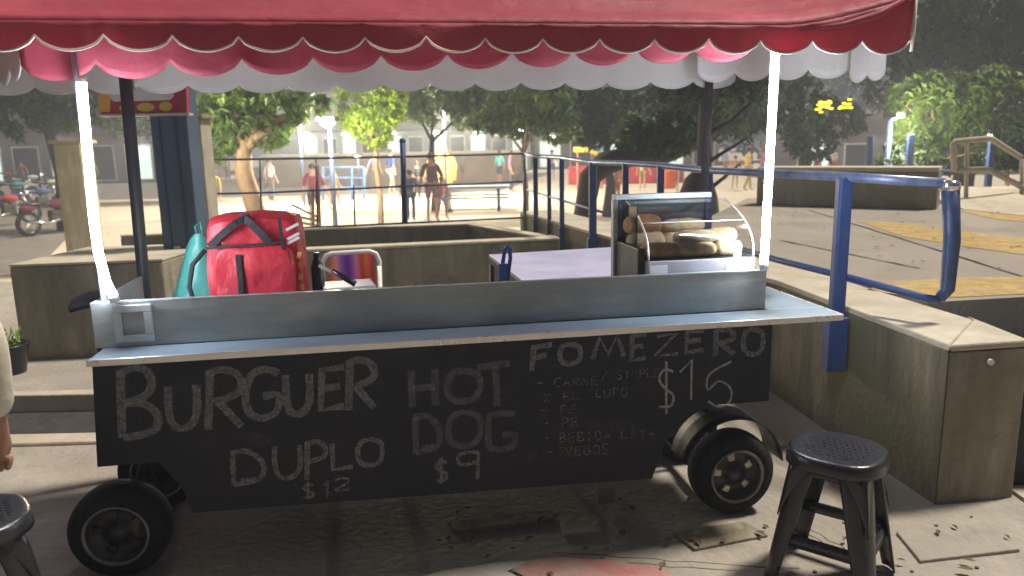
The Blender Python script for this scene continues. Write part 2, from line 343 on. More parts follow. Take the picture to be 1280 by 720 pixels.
# concrete bench beyond the platform, ramp and cream handrail
bn = empty('concrete_bench', onz(1050, 262, ZQ), 'long low concrete bench wall at the back of the raised platform', 'bench')
A = onz(945, 256, ZQ); B = onz(1170, 262, ZQ)
dv = Vector((B.x-A.x, B.y-A.y, 0)); nn = Vector((-dv.y, dv.x, 0)).normalized()*.45
hb = .40
MB().hexa([A, B, B+nn, A+nn], [v+Vector((0, 0, hb)) for v in (A, B, B+nn, A+nn)]).build('bench_body', M['conc'], bn, bevel=.015)
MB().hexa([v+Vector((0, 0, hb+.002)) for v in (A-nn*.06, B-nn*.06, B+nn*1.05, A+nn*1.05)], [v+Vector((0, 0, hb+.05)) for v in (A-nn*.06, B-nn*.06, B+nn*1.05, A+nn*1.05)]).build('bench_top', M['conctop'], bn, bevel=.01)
rp = [onz(1205, 262, ZQ), onz(1420, 285, ZQ)]; r2 = [p+Vector((.9, 3.2, .12)) for p in rp]
struct(MB().hexa([rp[0], rp[1], Vector((*r2[1].xy, ZQ)), Vector((*r2[0].xy, ZQ))], [rp[0]+Vector((0, 0, .004)), rp[1]+Vector((0, 0, .004)), r2[1], r2[0]]), 'ramp', M['conctop'])
hr = empty('handrail', onz(1205, 255, ZQ), 'cream tubular handrail with two bent rails beside the ramp at far right', 'handrail')
Yh = 9.0
MB().tube([ony(x, y, Yh) for x, y in ((1193, 214), (1191, 180), (1194, 177), (1236, 173), (1240, 174), (1276, 197))], .035).build('upper_rail', M['conctop'], hr, smooth=True)
MB().tube([ony(x, y, Yh) for x, y in ((1194, 213), (1232, 212), (1237, 213), (1310, 250))], .035).build('lower_rail', M['conctop'], hr, smooth=True)
for x, y0, y1 in ((1209, 176, 262), (1278, 199, 275)):
    MB().tube([ony(x, y0, Yh), ony(x-2, y1, Yh)], .025).build('post', M['conctop'], hr, smooth=True)

# ------------------------------------------------------------------ blue railing on the retaining wall
rail = empty('blue_railing', (W2[0], W2[1], ZQ), 'long blue steel railing bracketed to the side of the retaining wall', 'railing')
hR = .98
def along(t):  # along the wall top, 0 near corner .. 3 far end
    i = min(int(t), 2); f = t-i; a = V2(pts[i]); b = V2(pts[i+1]); return a+(b-a)*f
def railpost(x, ytop, ybase, ybr, wpx, Y, name='post'):
    a = ony(x, ytop, Y); b = ony(x, ybr, Y); wd = wpx/FPX*Y/2
    z1 = ZQ-.16; m = MB().box((a.x, Y, (a.z+z1)/2), (wd*1.7, wd*1.6, a.z-z1)); return m.build(name, M['blue'], rail, bevel=wd*.25)
def wallY(x, y=None):
    # Y of the wall line seen at column x
    best = None
    for i in range(60):
        t = 3*i/59; p = along(t); d = Vector((p.x, p.y, ZQ))-CAM; k = d.dot(FW); px = 640+FPX*d.dot(RT)/k
        if best is None or abs(px-x) < best[0]: best = (abs(px-x), p)
    return best[1]
tops = []
for x, yt, yb, ybr, wp in ((1056, 221, 396, 442, 20), (885, 213, 330, 340, 13), (826, 207, 300, 320, 10), (782, 204, 290, 305, 9), (741, 203, 275, 300, 11), (702, 197, 262, 277, 7), (686, 196, 258, 272, 6), (669, 195, 250, 270, 7), (655, 192, 240, 255, 5)):
    p = wallY(x); Y = p.y-.05; a = railpost(x, yt, yb, yb, wp, Y)
    br = ony(x, yb, Y); wz = wp/FPX*Y
    MB().box((ony(x, yt, Y).x, Y, ZQ-.17), (wz*1.2, wz*1.1, .26)).build('bracket', M['blue'], rail, bevel=.004)
    tops.append(ony(x, yt, Y))
endY = W1[1]+.36
e_top = ony(1188, 232, endY)
toprail = [ony(1180, 229, endY)] + tops
MB().tube(toprail, .022, 10).build('top_rail', M['railpale'], rail, smooth=True)
# near loop: thick end post, bottom rail bending into it
MB().tube([ony(1188, 230, endY), ony(1190, 300, endY), ony(1184, 362, endY), ony(1174, 374, endY)], [.036, .034, .03, .022], 12).build('end_post', M['bluedark'], rail, smooth=True)
MB().lathe([(0, .012), (.030, .012), (.040, 0), (.040, -.03), (.030, -.03)], ony(1188, 229, endY), n=16).build('post_cap', M['chrome'], rail, smooth=True)
p56 = ony(1057, 346, wallY(1056).y-.05)
MB().tube([ony(1174, 375, endY), ony(1160, 373, endY), p56, ony(972, 325, wallY(975).y), ony(905, 305, wallY(905).y)], .017, 10).build('lower_rail', M['blue'], rail, smooth=True)
MB().tube([ony(905, 305, wallY(905).y), ony(741, 262, wallY(741).y), ony(655, 236, wallY(655).y)], .012, 8).build('lower_rail', M['blue'], rail, smooth=True)
# second run of blue posts behind the bench
fb = empty('blue_fence', onz(1090, 250, ZQ), 'blue post fence standing behind the bench in front of the bushes', 'fence')
for x, y0, y1 in ((1088, 170, 258), (1139, 168, 262), (1240, 176, 250)):
    a = ony(x, y0, 12.9); MB().box((a.x, 12.9, (a.z+.4)/2), (.10, .08, a.z-.4)).build('post', M['blue'], fb, bevel=.01)
MB().tube([ony(1000, 210, 12.9), ony(1088, 212, 12.9), ony(1139, 213, 12.9), ony(1240, 214, 12.9)], .02).build('rail', M['blue'], fb, smooth=True)

# ------------------------------------------------------------------ planter basin and railing in the middle
pb = empty('planter_basin', Vector((-1.0, 7.2, 0)), 'rectangular concrete planter basin with pale rim behind the food cart', 'planter')
zt = .56
F0 = onz(150, 322, zt); F1 = onz(700, 297, zt); K0 = onz(150, 294, zt); K1 = onz(597, 279, zt)
def seg(a, b, th, z0, z1, m, name, par_, bev=.01):
    d = Vector((b.x-a.x, b.y-a.y, 0)).normalized(); n_ = Vector((-d.y, d.x, 0))*th
    return MB().hexa([Vector((p.x, p.y, z0)) for p in (a, b, b+n_, a+n_)], [Vector((p.x, p.y, z1)) for p in (a, b, b+n_, a+n_)]).build(name, m, par_, bevel=bev)
for a, b, nm in ((F0, F1, 'front_wall'), (K0, K1, 'back_wall')):
    seg(a, b, .14, -.02, zt-.03, M['conc'], nm, pb); seg(a, b, .16, zt-.028, zt, M['conctop'], 'rim', pb)
d = (F1-K1); d.z = 0
q0 = K1+Vector((.02, 0, 0)); q1 = F1+Vector((-.02, .13, 0))
seg(q1, q0, .14, -.02, zt-.031, M['conc'], 'side_wall', pb); seg(q1, q0, .15, zt-.029, zt-.001, M['conctop'], 'rim', pb)
MB().prism([(F0.x+.1, F0.y+.2), (F1.x-.25, F1.y+.2), (K1.x-.1, K1.y-.04), (K0.x, K0.y-.04)], -.02, .06).build('soil', M['soil'], pb)
fc = empty('blue_fence', Vector((K1.x-1, K1.y+.1, zt)), 'thin rail fence with one tall blue post standing on the planter rim', 'fence')
Yf = 8.5
pp = ony(503, 176, Yf); MB().tube([ony(506, 279, Yf), pp], .032, 10).build('post', M['blue'], fc, smooth=True)
MB().ball(pp, (.04, .04, .03)).build('post_cap', M['blue'], fc, smooth=True)
for ys in ((243, 241, 233, 227), (200, 199, 196, 192), (292, 287, 279, 272)):
    MB().tube([ony(x, y, Yf) for x, y in zip((238, 330, 505, 655), ys)], .012, 6).build('rail', M['bluedark'], fc, smooth=True)
for x, y0 in ((258, 200), (325, 199), (395, 198), (442, 232), (655, 192)):
    MB().tube([ony(x, y0, Yf+.02), ony(x+2, 290, Yf+.02)], .011, 6).build('post', M['bluedark'], fc, smooth=True)
# leaning pipe rack by the basin (pinkish pipes)
rk = empty('pipe_rack', ony(380, 290, 9.2), 'leaning rack of pale pipes just behind the red backpack', 'rack')
for (x0, y0, x1, y1) in ((325, 262, 398, 276), (330, 268, 398, 283), (365, 256, 398, 272), (398, 207, 400, 288), (391, 236, 392, 288)):
    MB().tube([ony(x0, y0, 9.2), ony(x1, y1, 9.2)], .018, 6).build('pipe', M['brass'] if x0 < 390 else M['redpaint'], rk, smooth=True)
# ------------------------------------------------------------------ left wall block, bucket
lw = empty('concrete_block', onz(110, 450, 0), 'grey concrete block wall behind the left end of the cart', 'wall')
a = onz(28, 451, 0); b = onz(215, 441, 0); n_ = Vector((.05, .9, 0)); hz = ony(28, 334, a.y).z
MB().hexa([a-Vector((0, 0, .02)), b-Vector((0, 0, .02)), b+n_-Vector((0, 0, .02)), a+n_-Vector((0, 0, .02))], [v+Vector((0, 0, hz)) for v in (a, b, b+n_, a+n_)]).build('block', M['conc'], lw, bevel=.012)
MB().hexa([v+Vector((0, 0, hz+.002)) for v in (a, b, b+n_, a+n_)], [v+Vector((0, 0, hz+.02)) for v in (a, b, b+n_, a+n_)]).build('top', M['conctop'], lw, bevel=.005)
pc = onz(12, 466, 0); bk = empty('plant_pot', pc, 'black round plant pot with small yellow-green seedling on the ground at left edge', 'pot')
MB().lathe([(0, 0), (.10, 0), (.135, .19), (.145, .19), (.145, .20), (.125, .20), (.12, .17), (0, .17)], pc, n=24).build('pot', M['plastic'], bk, smooth=True)
lf = MB()
for i in range(60):
    a_ = random.uniform(0, 6.28); r_ = random.uniform(0, .11); c_ = pc+Vector((math.cos(a_)*r_, math.sin(a_)*r_, .17+random.uniform(.01, .10))); q = Matrix.Rotation(random.uniform(0, 6), 3, 'Z') @ Matrix.Rotation(random.uniform(.3, 1.2), 3, 'X')
    lf.add([c_+q @ Vector(v) for v in ((-.012, 0, 0), (0, -.005, .0), (.012, 0, 0), (0, .05, 0))], [(0, 1, 2, 3)])
lf.build('leaves', M['leaflime'], bk)

# ------------------------------------------------------------------ THE FOOD CART
H = .82
cart = empty('food_cart', S(-.1, .5, 0), 'black food cart with chalk menu, steel counter and small trailer wheels', 'food cart')
MB().sbox(-1.265, 1.275, 0, .15, H-.020, H-.003).build('serving_shelf', M['steel'], cart, bevel=.003)
MB().sbox(-1.265, 1.275, -.006, .001, H-.022, H).build('edge_trim', M['alu'], cart, bevel=.002)
MB().sbox(1.062, 1.275, .15, .56, H-.0195, H-.0025).build('side_shelf', M['steel'], cart, bevel=.003)
MB().sbox(1.275, 1.281, 0, .56, H-.022, H).build('edge_trim', M['alu'], cart, bevel=.002)
ZT = .965
# galvanised front upstand in two sheets, with folded rim
def upst(a0, a1, dz, db):
    def fn(u, v):
        a_ = a0+(a1-a0)*u; wob = .0045*noise.noise(Vector((a_*3, v*2, 1))); return S(a_, .16+db+wob, H-.003+(ZT-H+.003+dz)*v)
    return MB().grid(fn, 30, 5)
upst(-1.29, -.02, 0, 0).build('upstand_panel', M['galv'], cart, solid=.004)
upst(-.028, 1.06, -.003, .005).build('upstand_panel', M['galv'], cart, solid=.004)
MB().sbox(-1.29, 1.06, .158, .185, ZT-.003, ZT+.003).build('upstand_rim', M['galv'], cart, bevel=.001)
MB().sbox(-1.294, -1.288, .162, .70, .80, ZT).build('side_panel', M['galv'], cart)
MB().sbox(1.055, 1.061, .17, .56, .80, ZT-.002).build('side_panel', M['galv'], cart)
MB().sbox(-1.286, 1.053, .712, .718, .78, .862).build('rear_panel', M['galv'], cart)
MB().sbox(-1.286, 1.053, .172, .710, .845, .855).build('trough_floor', M['steel'], cart)
# framed square plate near the left end
fr = MB()
x0, x1, z0, z1 = -1.225, -1.105, .832, .956
for (aa, ab, za, zb) in ((x0, x1, z1-.024, z1), (x0, x1, z0, z0+.024), (x0, x0+.026, z0+.0245, z1-.0245), (x1-.026, x1, z0+.0245, z1-.0245)): fr.sbox(aa, ab, .148, .156, za, zb)
fr.build('square_frame', mat('frame_paint', (.50, .54, .56), .5, (.58, .62, .64), 12), cart, bevel=.002)
# chalkboard with wheel cut outs
bp = [(-1.31, .43), (-1.12, .43), (-1.055, .33), (-1.03, .238), (.60, .205), (.66, .36), (.76, .45), (.86, .475), (1.058, .475), (1.058, .797), (-1.285, .797)]
MB().hexa([S(a_, .100, z_) for a_, z_ in bp], [S(a_, .112, z_) for a_, z_ in bp]).build('chalkboard', M['board'], cart)
# body: frame rails, floor, side boards
MB().sbox(-1.27, 1.04, .115, .71, .50, .79).build('body', M['black'], cart, bevel=.004)
MB().sbox(-.90, .58, .25, .68, .225, .26).build('lower_tray', M['black'], cart, bevel=.004)
for a_ in (-.88, .0, .56):
    MB().sbox(a_-.015, a_+.015, .26, .29, .255, .51).build('strut', M['black'], cart)
    MB().sbox(a_-.015, a_+.015, .65, .68, .255, .51).build('strut', M['black'], cart)
MB().sbox(.45, .52, .30, .36, .02, .225).build('stand_leg', M['galv'], cart)
for a_ in (-1.29, .957):
    MB().tube([S(a_, .25, .165), S(a_, .72, .165)], .02, 10).build('axle', M['black'], cart)
    for dd in (.30, .60): MB().tube([S(a_, dd, .17), S(a_+(.10 if a_ < 0 else -.10), dd, .50)], .014, 8).build('spring_arm', M['black'], cart, smooth=True)
def wheel(a_, b_, face):
    c = S(a_, b_, .166); ax = E2*face
    ty = MB().lathe([(.095, .055), (.118, .062), (.148, .058), (.162, .04), (.166, .015), (.166, -.015), (.162, -.04), (.148, -.058), (.118, -.062), (.095, -.055)], c, ax, 40).build('tyre', M['rubber'], cart, smooth=True)
    rm = MB().lathe([(.096, -.055), (.100, -.05), (.104, .052), (.112, .060), (.104, .064), (.095, .055), (.088, .02), (.030, .028), (.028, .045), (.0, .047)], c, ax, 40).build('rim', M['rim'], ty, smooth=True)
    x = ax.orthogonal().normalized(); y = ax.cross(x); th = .35
    for k in range(5):
        sp = MB()
        t = 2*math.pi*k/5+th; d_ = x*math.cos(t)+y*math.sin(t); e_ = ax.cross(d_)
        sp.hexa([c+d_*.052-e_*.013+ax*.026, c+d_*.052+e_*.013+ax*.026, c+d_*.082+e_*.018+ax*.024, c+d_*.082-e_*.018+ax*.024], [c+d_*.054-e_*.010+ax*.036, c+d_*.054+e_*.010+ax*.036, c+d_*.080+e_*.014+ax*.033, c+d_*.080-e_*.014+ax*.033])
        sp.build('rim_inset', M['brass'] if a_ > 0 else M['rim'], rm, bevel=.002)
    MB().lathe([(.103, .0605), (.109, .0665), (.103, .0675), (.098, .062)], c, ax, 40)  .build('rim_ring', M['rimring'], rm, smooth=True)
    return ty
wheel(-1.29, .19, -1); wheel(.957, .19, -1); wheel(-1.29, .70, -1); wheel(.957, .70, -1)
# fenders
for a_ in (.957,):
    MB().grid(lambda u, v: S(a_+.20*math.cos(math.pi*(.02+.93*u)), .15+.16*v, .19+.20*math.sin(math.pi*(.02+.93*u))), 20, 3).build('fender', M['black'], cart, solid=.004, smooth=True)
# black push handle tray at left end
hp = S(-1.30, .62, .90)
MB().grid(lambda u, v: S(-1.30-.15*u, .40+.24*v*(1-.35*u), .925+.018*math.sin(u*3)-.03*(2*v-1)**2), 10, 8).build('side_tray', M['plastic'], cart, solid=.02, smooth=True)

# --- chalk lettering
FONT = {
 'B': [[(0, 0), (.05, 1)], [(0, .08), (.25, 0), (.6, .02), (.8, .15), (.78, .33), (.55, .44), (.1, .5)], [(.1, .5), (.6, .52), (.95, .68), (.95, .88), (.6, .97), (.07, 1)]],
 'U': [[(0, 0), (.02, .55), (.15, .88), (.45, 1), (.8, .9), (.97, .6), (.95, 0)]],
 'R': [[(.1, 0), (.05, 1)], [(0, .08), (.35, 0), (.8, .06), (1, .25), (.85, .42), (.2, .55)], [(.35, .55), (1, .98)]],
 'G': [[(.95, .1), (.6, 0), (.2, .08), (0, .4), (.05, .8), (.35, 1), (.75, .97), (.95, .8), (.93, .55), (.5, .56)]],
 'g': [[(.95, .05), (.1, .05), (.02, .5), (.1, .95), (.85, .95), (.97, .62), (.5, .62)]],
 'E': [[(1, .02), (.08, .05), (.03, 1), (1, .93)], [(.05, .5), (.85, .46)]],
 'D': [[(.06, .03), (.1, 1)], [(0, .05), (.45, .02), (.85, .25), (1, .6), (.8, .88), (.1, .98)], [(.3, .88), (.75, .86)]],
 'P': [[(.12, 0), (.1, 1)], [(0, .06), (.6, 0), (1, .2), (.85, .42), (.15, .52)]],
 'L': [[(0, 0), (.05, .95), (1, .9)]],
 'O': [[(.5, 0), (.15, .1), (0, .45), (.1, .85), (.45, 1), (.85, .9), (1, .5), (.9, .15), (.5, 0)]],
 'H': [[(.05, 0), (.1, 1)], [(.92, 0), (.95, 1)], [(.1, .5), (.92, .48)]],
 'T': [[(0, .12), (1, .05)], [(.55, .1), (.62, 1)]],
 'F': [[(.12, .05), (.05, 1)], [(0, .12), (1, .05)], [(.1, .52), (.75, .42)]],
 'M': [[(0, 1), (.22, .05), (.5, .8), (.78, 0), (1, .95)]],
 'Z': [[(.1, .1), (.95, 0), (.0, .95), (1, .9)]],
 'S': [[(.95, .08), (.4, 0), (.08, .22), (.3, .45), (.8, .6), (.9, .85), (.5, 1), (.02, .9)]],
 '$': [[(.9, .2), (.4, .15), (.1, .32), (.4, .5), (.9, .65), (.75, .85), (.1, .85)], [(.5, 0), (.5, 1)]],
 '1': [[(.0, .3), (.75, 0), (.7, 1)]], '2': [[(0, .2), (.4, 0), (.9, .1), (.8, .45), (.05, .95), (1, .95)]],
 '9': [[(.95, .35), (.1, .42), (.05, .05), (.9, 0), (.95, .35), (.9, 1)]],
 '5': [[(.95, 0), (.15, .25), (.08, .6), (.5, .42), (.92, .6), (.9, .88), (.5, 1), (.1, .85)]],
 'A': [[(0, 1), (.5, 0), (1, 1)], [(.2, .62), (.8, .6)]], 'C': [[(.95, .1), (.5, 0), (.05, .4), (.2, .9), (.9, .95)]],
 'I': [[(.5, 0), (.5, 1)]], 'N': [[(0, 1), (.05, 0), (.9, 1), (1, 0)]], 'V': [[(0, 0), (.5, 1), (1, 0)]], '-': [[(0, .5), (1, .45)]], '/': [[(0, 1), (1, 0)]],
}
FONT['|'] = [[(.2, 0), (.1, 1)]]
def smooth_line(p, k=4):
    out = []
    for i in range(len(p)-1):
        p0 = p[max(i-1, 0)]; p1 = p[i]; p2 = p[i+1]; p3 = p[min(i+2, len(p)-1)]
        for j in range(k):
            t = j/k
            out.append(tuple(.5*((2*p1[c])+(-p0[c]+p2[c])*t+(2*p0[c]-5*p1[c]+4*p2[c]-p3[c])*t*t+(-p0[c]+3*p1[c]-3*p2[c]+p3[c])*t**3) for c in (0, 1)))
    out.append(p[-1]); return out
def chalk_word(letters, width, m, skew=-.06, lvl=0):
    mb = MB(); cnt = 0
    for ch, x0_, y0_, x1_, y1_ in letters:
        for st in FONT[ch]:
            sharp = ch in 'EFTLHMZ1AINV-/'
            pl = [(x0_+(x1_-x0_)*u, y0_+(y1_-y0_)*v+skew*(u-.5)*(x1_-x0_)) for u, v in st]
            pl = [onb(x, y, .097) for x, y in pl]
            pl = pl if (sharp and len(pl) < 3) or sharp else smooth_line(pl)
            b_ = .0985-.0004*(cnt % 3)-.0003*lvl; cnt += 1
            L = []; Rr = []
            for i, q in enumerate(pl):
                t = Vector(pl[min(i+1, len(pl)-1)])-Vector(pl[max(i-1, 0)]); t.normalize(); nn_ = Vector((-t.y, t.x)); ww = width/2*(1+.22*noise.noise(Vector((q[0]*40, q[1]*40, 2))))
                L.append(S(q[0]+nn_.x*ww, b_, q[1]+nn_.y*ww)); Rr.append(S(q[0]-nn_.x*ww, b_, q[1]-nn_.y*ww))
            k = len(L); mb.add(L+Rr, [(i, i+1, k+i+1, k+i) for i in range(k-1)])
    o = mb.build('chalk_lettering', m, cart); return o
chalk_word([('B', 150, 460, 198, 546), ('U', 210, 482, 247, 536), ('R', 258, 462, 302, 536), ('G', 307, 462, 350, 522), ('U', 357, 468, 388, 518), ('E', 400, 459, 430, 512), ('R', 434, 450, 468, 512)], .026, M['chalk'])
chalk_word([('D', 288, 563, 330, 606), ('U', 343, 557, 376, 598), ('P', 381, 552, 407, 600), ('L', 415, 554, 441, 588), ('O', 447, 549, 478, 582)], .018, M['chalk'])
chalk_word([('$', 377, 603, 393, 625), ('1', 404, 601, 411, 621), ('2', 418, 598, 437, 613)], .009, M['chalk'])
chalk_word([('H', 512, 462, 546, 508), ('O', 559, 463, 600, 502), ('T', 596, 452, 638, 508)], .025, M['chalkdim'])
chalk_word([('D', 517, 519, 550, 566), ('O', 560, 515, 601, 558), ('g', 610, 516, 645, 562)], .023, M['chalkdim'])
chalk_word([('$', 544, 572, 560, 605), ('9', 573, 566, 599, 600)], .013, M['chalk'])
chalk_word([('F', 664, 430, 690, 463), ('O', 700, 430, 726, 455), ('M', 741, 421, 780, 448), ('E', 789, 418, 808, 450)], .020, M['chalk'])
chalk_word([('Z', 818, 417, 848, 446)], .015, M['chalk'])
chalk_word([('E', 857, 413, 880, 440), ('R', 893, 412, 918, 444), ('O', 929, 411, 954, 443)], .020, M['chalk'])
chalk_word([('$', 822, 452, 844, 518)], .009, M['chalkthin'])
chalk_word([('1', 850, 450, 870, 500), ('5', 882, 453, 916, 509)], .0085, M['chalkthin'])
def small(txt, x, y, dx, h):
    L = []
    for ch in txt:
        if ch != ' ': L.append((ch, x, y+random.uniform(-1, 1), x+dx*.7, y+h))
        x += dx; y -= .055*dx
    return L
for args in (('- CARNE', 670, 474, 11.5, 11), ('/ SIMPLES', 752, 464, 9.5, 11), ('2 EL', 680, 492, 12, 10), ('CUPO', 745, 487, 10.5, 10), ('- FE', 676, 508, 12, 11), ('- PE', 678, 524, 12, 11), ('- BEBIDA LATA', 678, 543, 11, 11), ('- VEGOS', 684, 560, 11.5, 11)):
    chalk_word(small(*args), .0042, M['chalkmenu'], lvl=1)

M['ghost'] = mat('erased_chalk', (.12, .12, .13), .95, (.2, .2, .21), 8, .1, 60, alpha=(6, -.10, .30))
for gx, gy, gw, gh in ((480, 428, 60, 18), (560, 424, 70, 12), (250, 548, 90, 8), (690, 520, 110, 30), (660, 560, 80, 14), (180, 470, 60, 40), (860, 470, 60, 20)):
    chalk_word([('-', gx, gy, gx+gw, gy+gh)], .045, M['ghost'], lvl=3)
# --- LED tubes
def led(pts, label):
    r_ = empty('led_tube', pts[-1], label, 'light tube', 'light tubes at the two front corners of the cart')
    MB().tube(pts[1:-1], .0135, 12).build('glowing_tube', M['tube'], r_, smooth=True)
    MB().tube([pts[0], pts[1]], .016, 12).build('end_cap', M['white'], r_, smooth=True)
    MB().tube([pts[-2], pts[-1]], .016, 12).build('end_cap', M['white'], r_, smooth=True)
led([S(-1.228, .135, 1.675), S(-1.228, .135, 1.655), S(-1.236, .135, 1.42), S(-1.241, .135, 1.25), S(-1.239, .135, 1.13), S(-1.227, .135, 1.04), S(-1.210, .135, .99), S(-1.206, .135, .972)], 'white light tube bent at its foot, above the square frame')
led([S(1.042, .135, 1.765), S(1.042, .135, 1.75), S(1.033, .135, .995), S(1.033, .135, .972)], 'straight bright white light tube beside the bread display case')

# ------------------------------------------------------------------ THE CANOPY
can = empty('awning', S(0, .6, 0), 'red scalloped awning with white piping over the food cart', 'awning')
def valance(p0, p1, n, ztop, zcusp, drop, m, name, trim=True, zs=None, fold=.012, seed=0, k=10):
    # p0,p1: (a,b) ends; ztop(t), zcusp(t)
    cols = n*k; me = MB(); edge = []; rows = 6
    def pt(t, v, zb):
        a_ = p0[0]+(p1[0]-p0[0])*t; b_ = p0[1]+(p1[1]-p0[1])*t
        zt_ = ztop(t); z = zt_+(zb-zt_)*v
        off = fold*v*(noise.noise(Vector((a_*3.1+seed, z*2, seed)))*1.6+.5*math.sin(a_*13+seed)) + .006*v*noise.noise(Vector((a_*14, z*9, seed)))
        return S(a_, b_+off, z)
    for i in range(cols+1):
        t = i/cols; s_ = (i % k)/k; zb = zcusp(t)-drop*math.sin(math.pi*s_)**.62
        for j in range(rows+1): me.v.append(pt(t, j/rows, zb))
        e_ = pt(t, 1, zb); edge.append(e_)
    for i in range(cols):
        for j in range(rows): q = i*(rows+1)+j; me.f.append((q, q+rows+1, q+rows+2, q+1))
    o = me.build(name, m, can, smooth=True, solid=.003)
    if trim: MB().tube([e+Vector((0, 0, -.001))-E2*.001 for e in edge], .0042, 6).build('piping', M['trim'], o, smooth=True)
    return o
zf = lambda t: 1.815 + (.10*max(0, (t-.886)/.114)**1.5)
valance((-2.575, 0), (1.467, 0), 22, zf, lambda t: 1.780-.012*t, .042, M['redcloth'], 'front_valance', fold=.012, seed=1)  # unseen left end lengthened so its shadow darkens the left foreground
valance((-1.46, .30), (1.04, .30), 11, lambda t: 1.83, lambda t: 1.722+.062*t, .052, M['redcloth'], 'second_valance', trim=False, fold=.015, seed=3)
valance((-1.95, 1.10), (1.32, 1.02), 16, lambda t: 1.86, lambda t: 1.715, .033, M['whitecloth'], 'rear_valance', trim=False, fold=.02, seed=5)
# right end, seen from inside
pa = onb(1060, 108, .62); pc_ = onb(1105, 104, .40)
valance((1.06, .86), (pa[0], .62), 4, lambda t: 1.90, lambda t: 1.735, .04, M['whitecloth'], 'side_valance', trim=False, fold=.015, seed=8)
valance((pa[0]+.002, .62), (pc_[0], .40), 2, lambda t: 1.90, lambda t: pa[1]+.04, .03, M['whitecloth'], 'side_valance', trim=False, fold=.008, seed=9)
valance((-1.46, .30), (-1.95, 1.1), 4, lambda t: 1.84, lambda t: 1.73, .045, M['whitecloth'], 'side_valance', trim=False, fold=.015, seed=11)
# roof: front slope up to the ridge, rear slope down, with sag between the ribs
def roof(u, v):
    t = u; a_ = -2.575+4.042*t; fz = zf(t)+.003  # roof runs on out of view at left, added for its shadow
    sag = .022*noise.noise(Vector((a_*1.3, v*3, 4))) + .006*noise.noise(Vector((a_*6+v*5, v*9, 7))) - .012*math.exp(-((v-.12-.03*math.sin(a_*2))/.05)**2)
    if v < .6:
        s_ = v/.6; return S(a_*(1-.1*s_), .62*s_, fz+(2.12-fz)*s_**.85+sag*math.sin(math.pi*s_)*1.5-.03*math.sin(math.pi*s_))
    s_ = (v-.6)/.4; return S(a_*(.9+.02*s_), .62+.48*s_, 2.12+(1.86-2.12)*s_+sag*math.sin(math.pi*s_))
MB().grid(roof, 110, 36).build('roof', M['redcloth'], can, smooth=True, solid=.003)
for side, a_ in ((-1, -2.575), (1, 1.467)):
    MB().add([roof(0 if side < 0 else 1, 0), roof(0 if side < 0 else 1, .6), roof(0 if side < 0 else 1, 1)], [(0, 1, 2)]).build('gable', M['redcloth'], can, solid=.003)
MB().tube([S(1.468, -.002, 1.742-.01), S(1.472, -.002, 1.80), S(1.470, -.002, 1.92)], .006, 6).build('corner_piping', M['trim'], can, smooth=True)
# the fold of the gathered corner
MB().tube([S(1.05, -.004, 1.80), S(1.2, -.012, 1.815), S(1.33, -.014, 1.85), S(1.45, -.006, 1.915)], [.004, .012, .014, .006], 8).build('hem_fold', M['redcloth'], can, smooth=True)
# frame: legs, beams
MB().tube([S(-2.57, .022, 1.800), S(1.2, .022, 1.800)], .011, 8).build('front_beam', M['galv'], can, smooth=True)
MB().tube([S(-1.5, .31, 1.84), S(1.10, .31, 1.84)], .011, 8).build('middle_beam', M['galv'], can, smooth=True)
la = onb(158, 105, 1.04); lb = onb(181, 365, 1.04)
MB().tube([S(la[0], 1.04, 1.86), S(lb[0], 1.04, lb[1]), S(lb[0]+.03, 1.04, 0)], .026, 10).build('rear_leg', M['black'], can, smooth=True)
ra = onb(888, 80, 1.0); rb = onb(880, 240, 1.0)
MB().tube([S(ra[0], 1.0, 1.87), S(rb[0], 1.0, rb[1]), S(rb[0]-.02, 1.0, 0)], .019, 10).build('rear_leg', M['barkdark'], can, smooth=True)
for a_ in (-1.26, 1.06):
    MB().tube([S(a_, .19, .86), S(a_, .19, 1.84)], .009, 8).build('front_leg', M['galv'], can, smooth=True)
    MB().tube([S(a_, .19, 1.835), S(a_*.98, 1.05, 1.85)], .010, 8).build('side_beam', M['galv'], can, smooth=True)

# ------------------------------------------------------------------ things on the cart
# bread display case
cs = empty('display_case', S(.79, .42, .855), 'glass bread display case with metal base and curved front standing on the cart', 'display case')
c0, c1 = .622, 1.05; cb0, cb1 = .235, .56; zb_, zc = .857, 1.235
MB().sbox(c0, c1, cb0, cb1, zb_, 1.005).build('base', mat('case_base', (.33, .31, .35), .4, (.42, .40, .44), 8, metal=.3), cs, bevel=.004)
MB().sbox(c0+.012, c1-.012, cb0+.012, cb1-.006, 1.0055, 1.009).build('shelf', M['black'], cs)
MB().sbox(c0-.030, c0-.003, cb0+.03, cb1, zb_, 1.05).build('side_panel', M['black'], cs, bevel=.003)
MB().sbox(c0-.006, c0-.002, cb0+.12, cb1-.02, 1.051, 1.20).build('side_glass', M['glass'], cs)
MB().sbox(c0-.02, c1-.06, cb1+.001, cb1+.008, 1.0, 1.212).build('back_panel', mat('blue_grey_back', (.06, .08, .10), .4, (.09, .11, .13), 6), cs)
MB().sbox(c0-.040, c1-.05, cb1-.03, cb1+.012, 1.214, 1.236).build('top_rail', M['galv'], cs, bevel=.003)
MB().sbox(c0-.04, c0-.021, cb1-.015, cb1+.02, .86, 1.214).build('frame_post', M['galv'], cs, bevel=.003)
MB().sbox(c1-.07, c1-.05, cb1-.015, cb1+.01, 1.006, 1.214).build('frame_post', M['bluedark'], cs, bevel=.003)
def gl(u, v):   # curved front glass
    th = v*math.pi/2; return S(c0+.004+(c1-c0-.008)*u, cb0+.008+(cb1-cb0-.05)*(1-math.cos(th)), 1.009+.150*math.sin(th)**.8+.05*v*v)
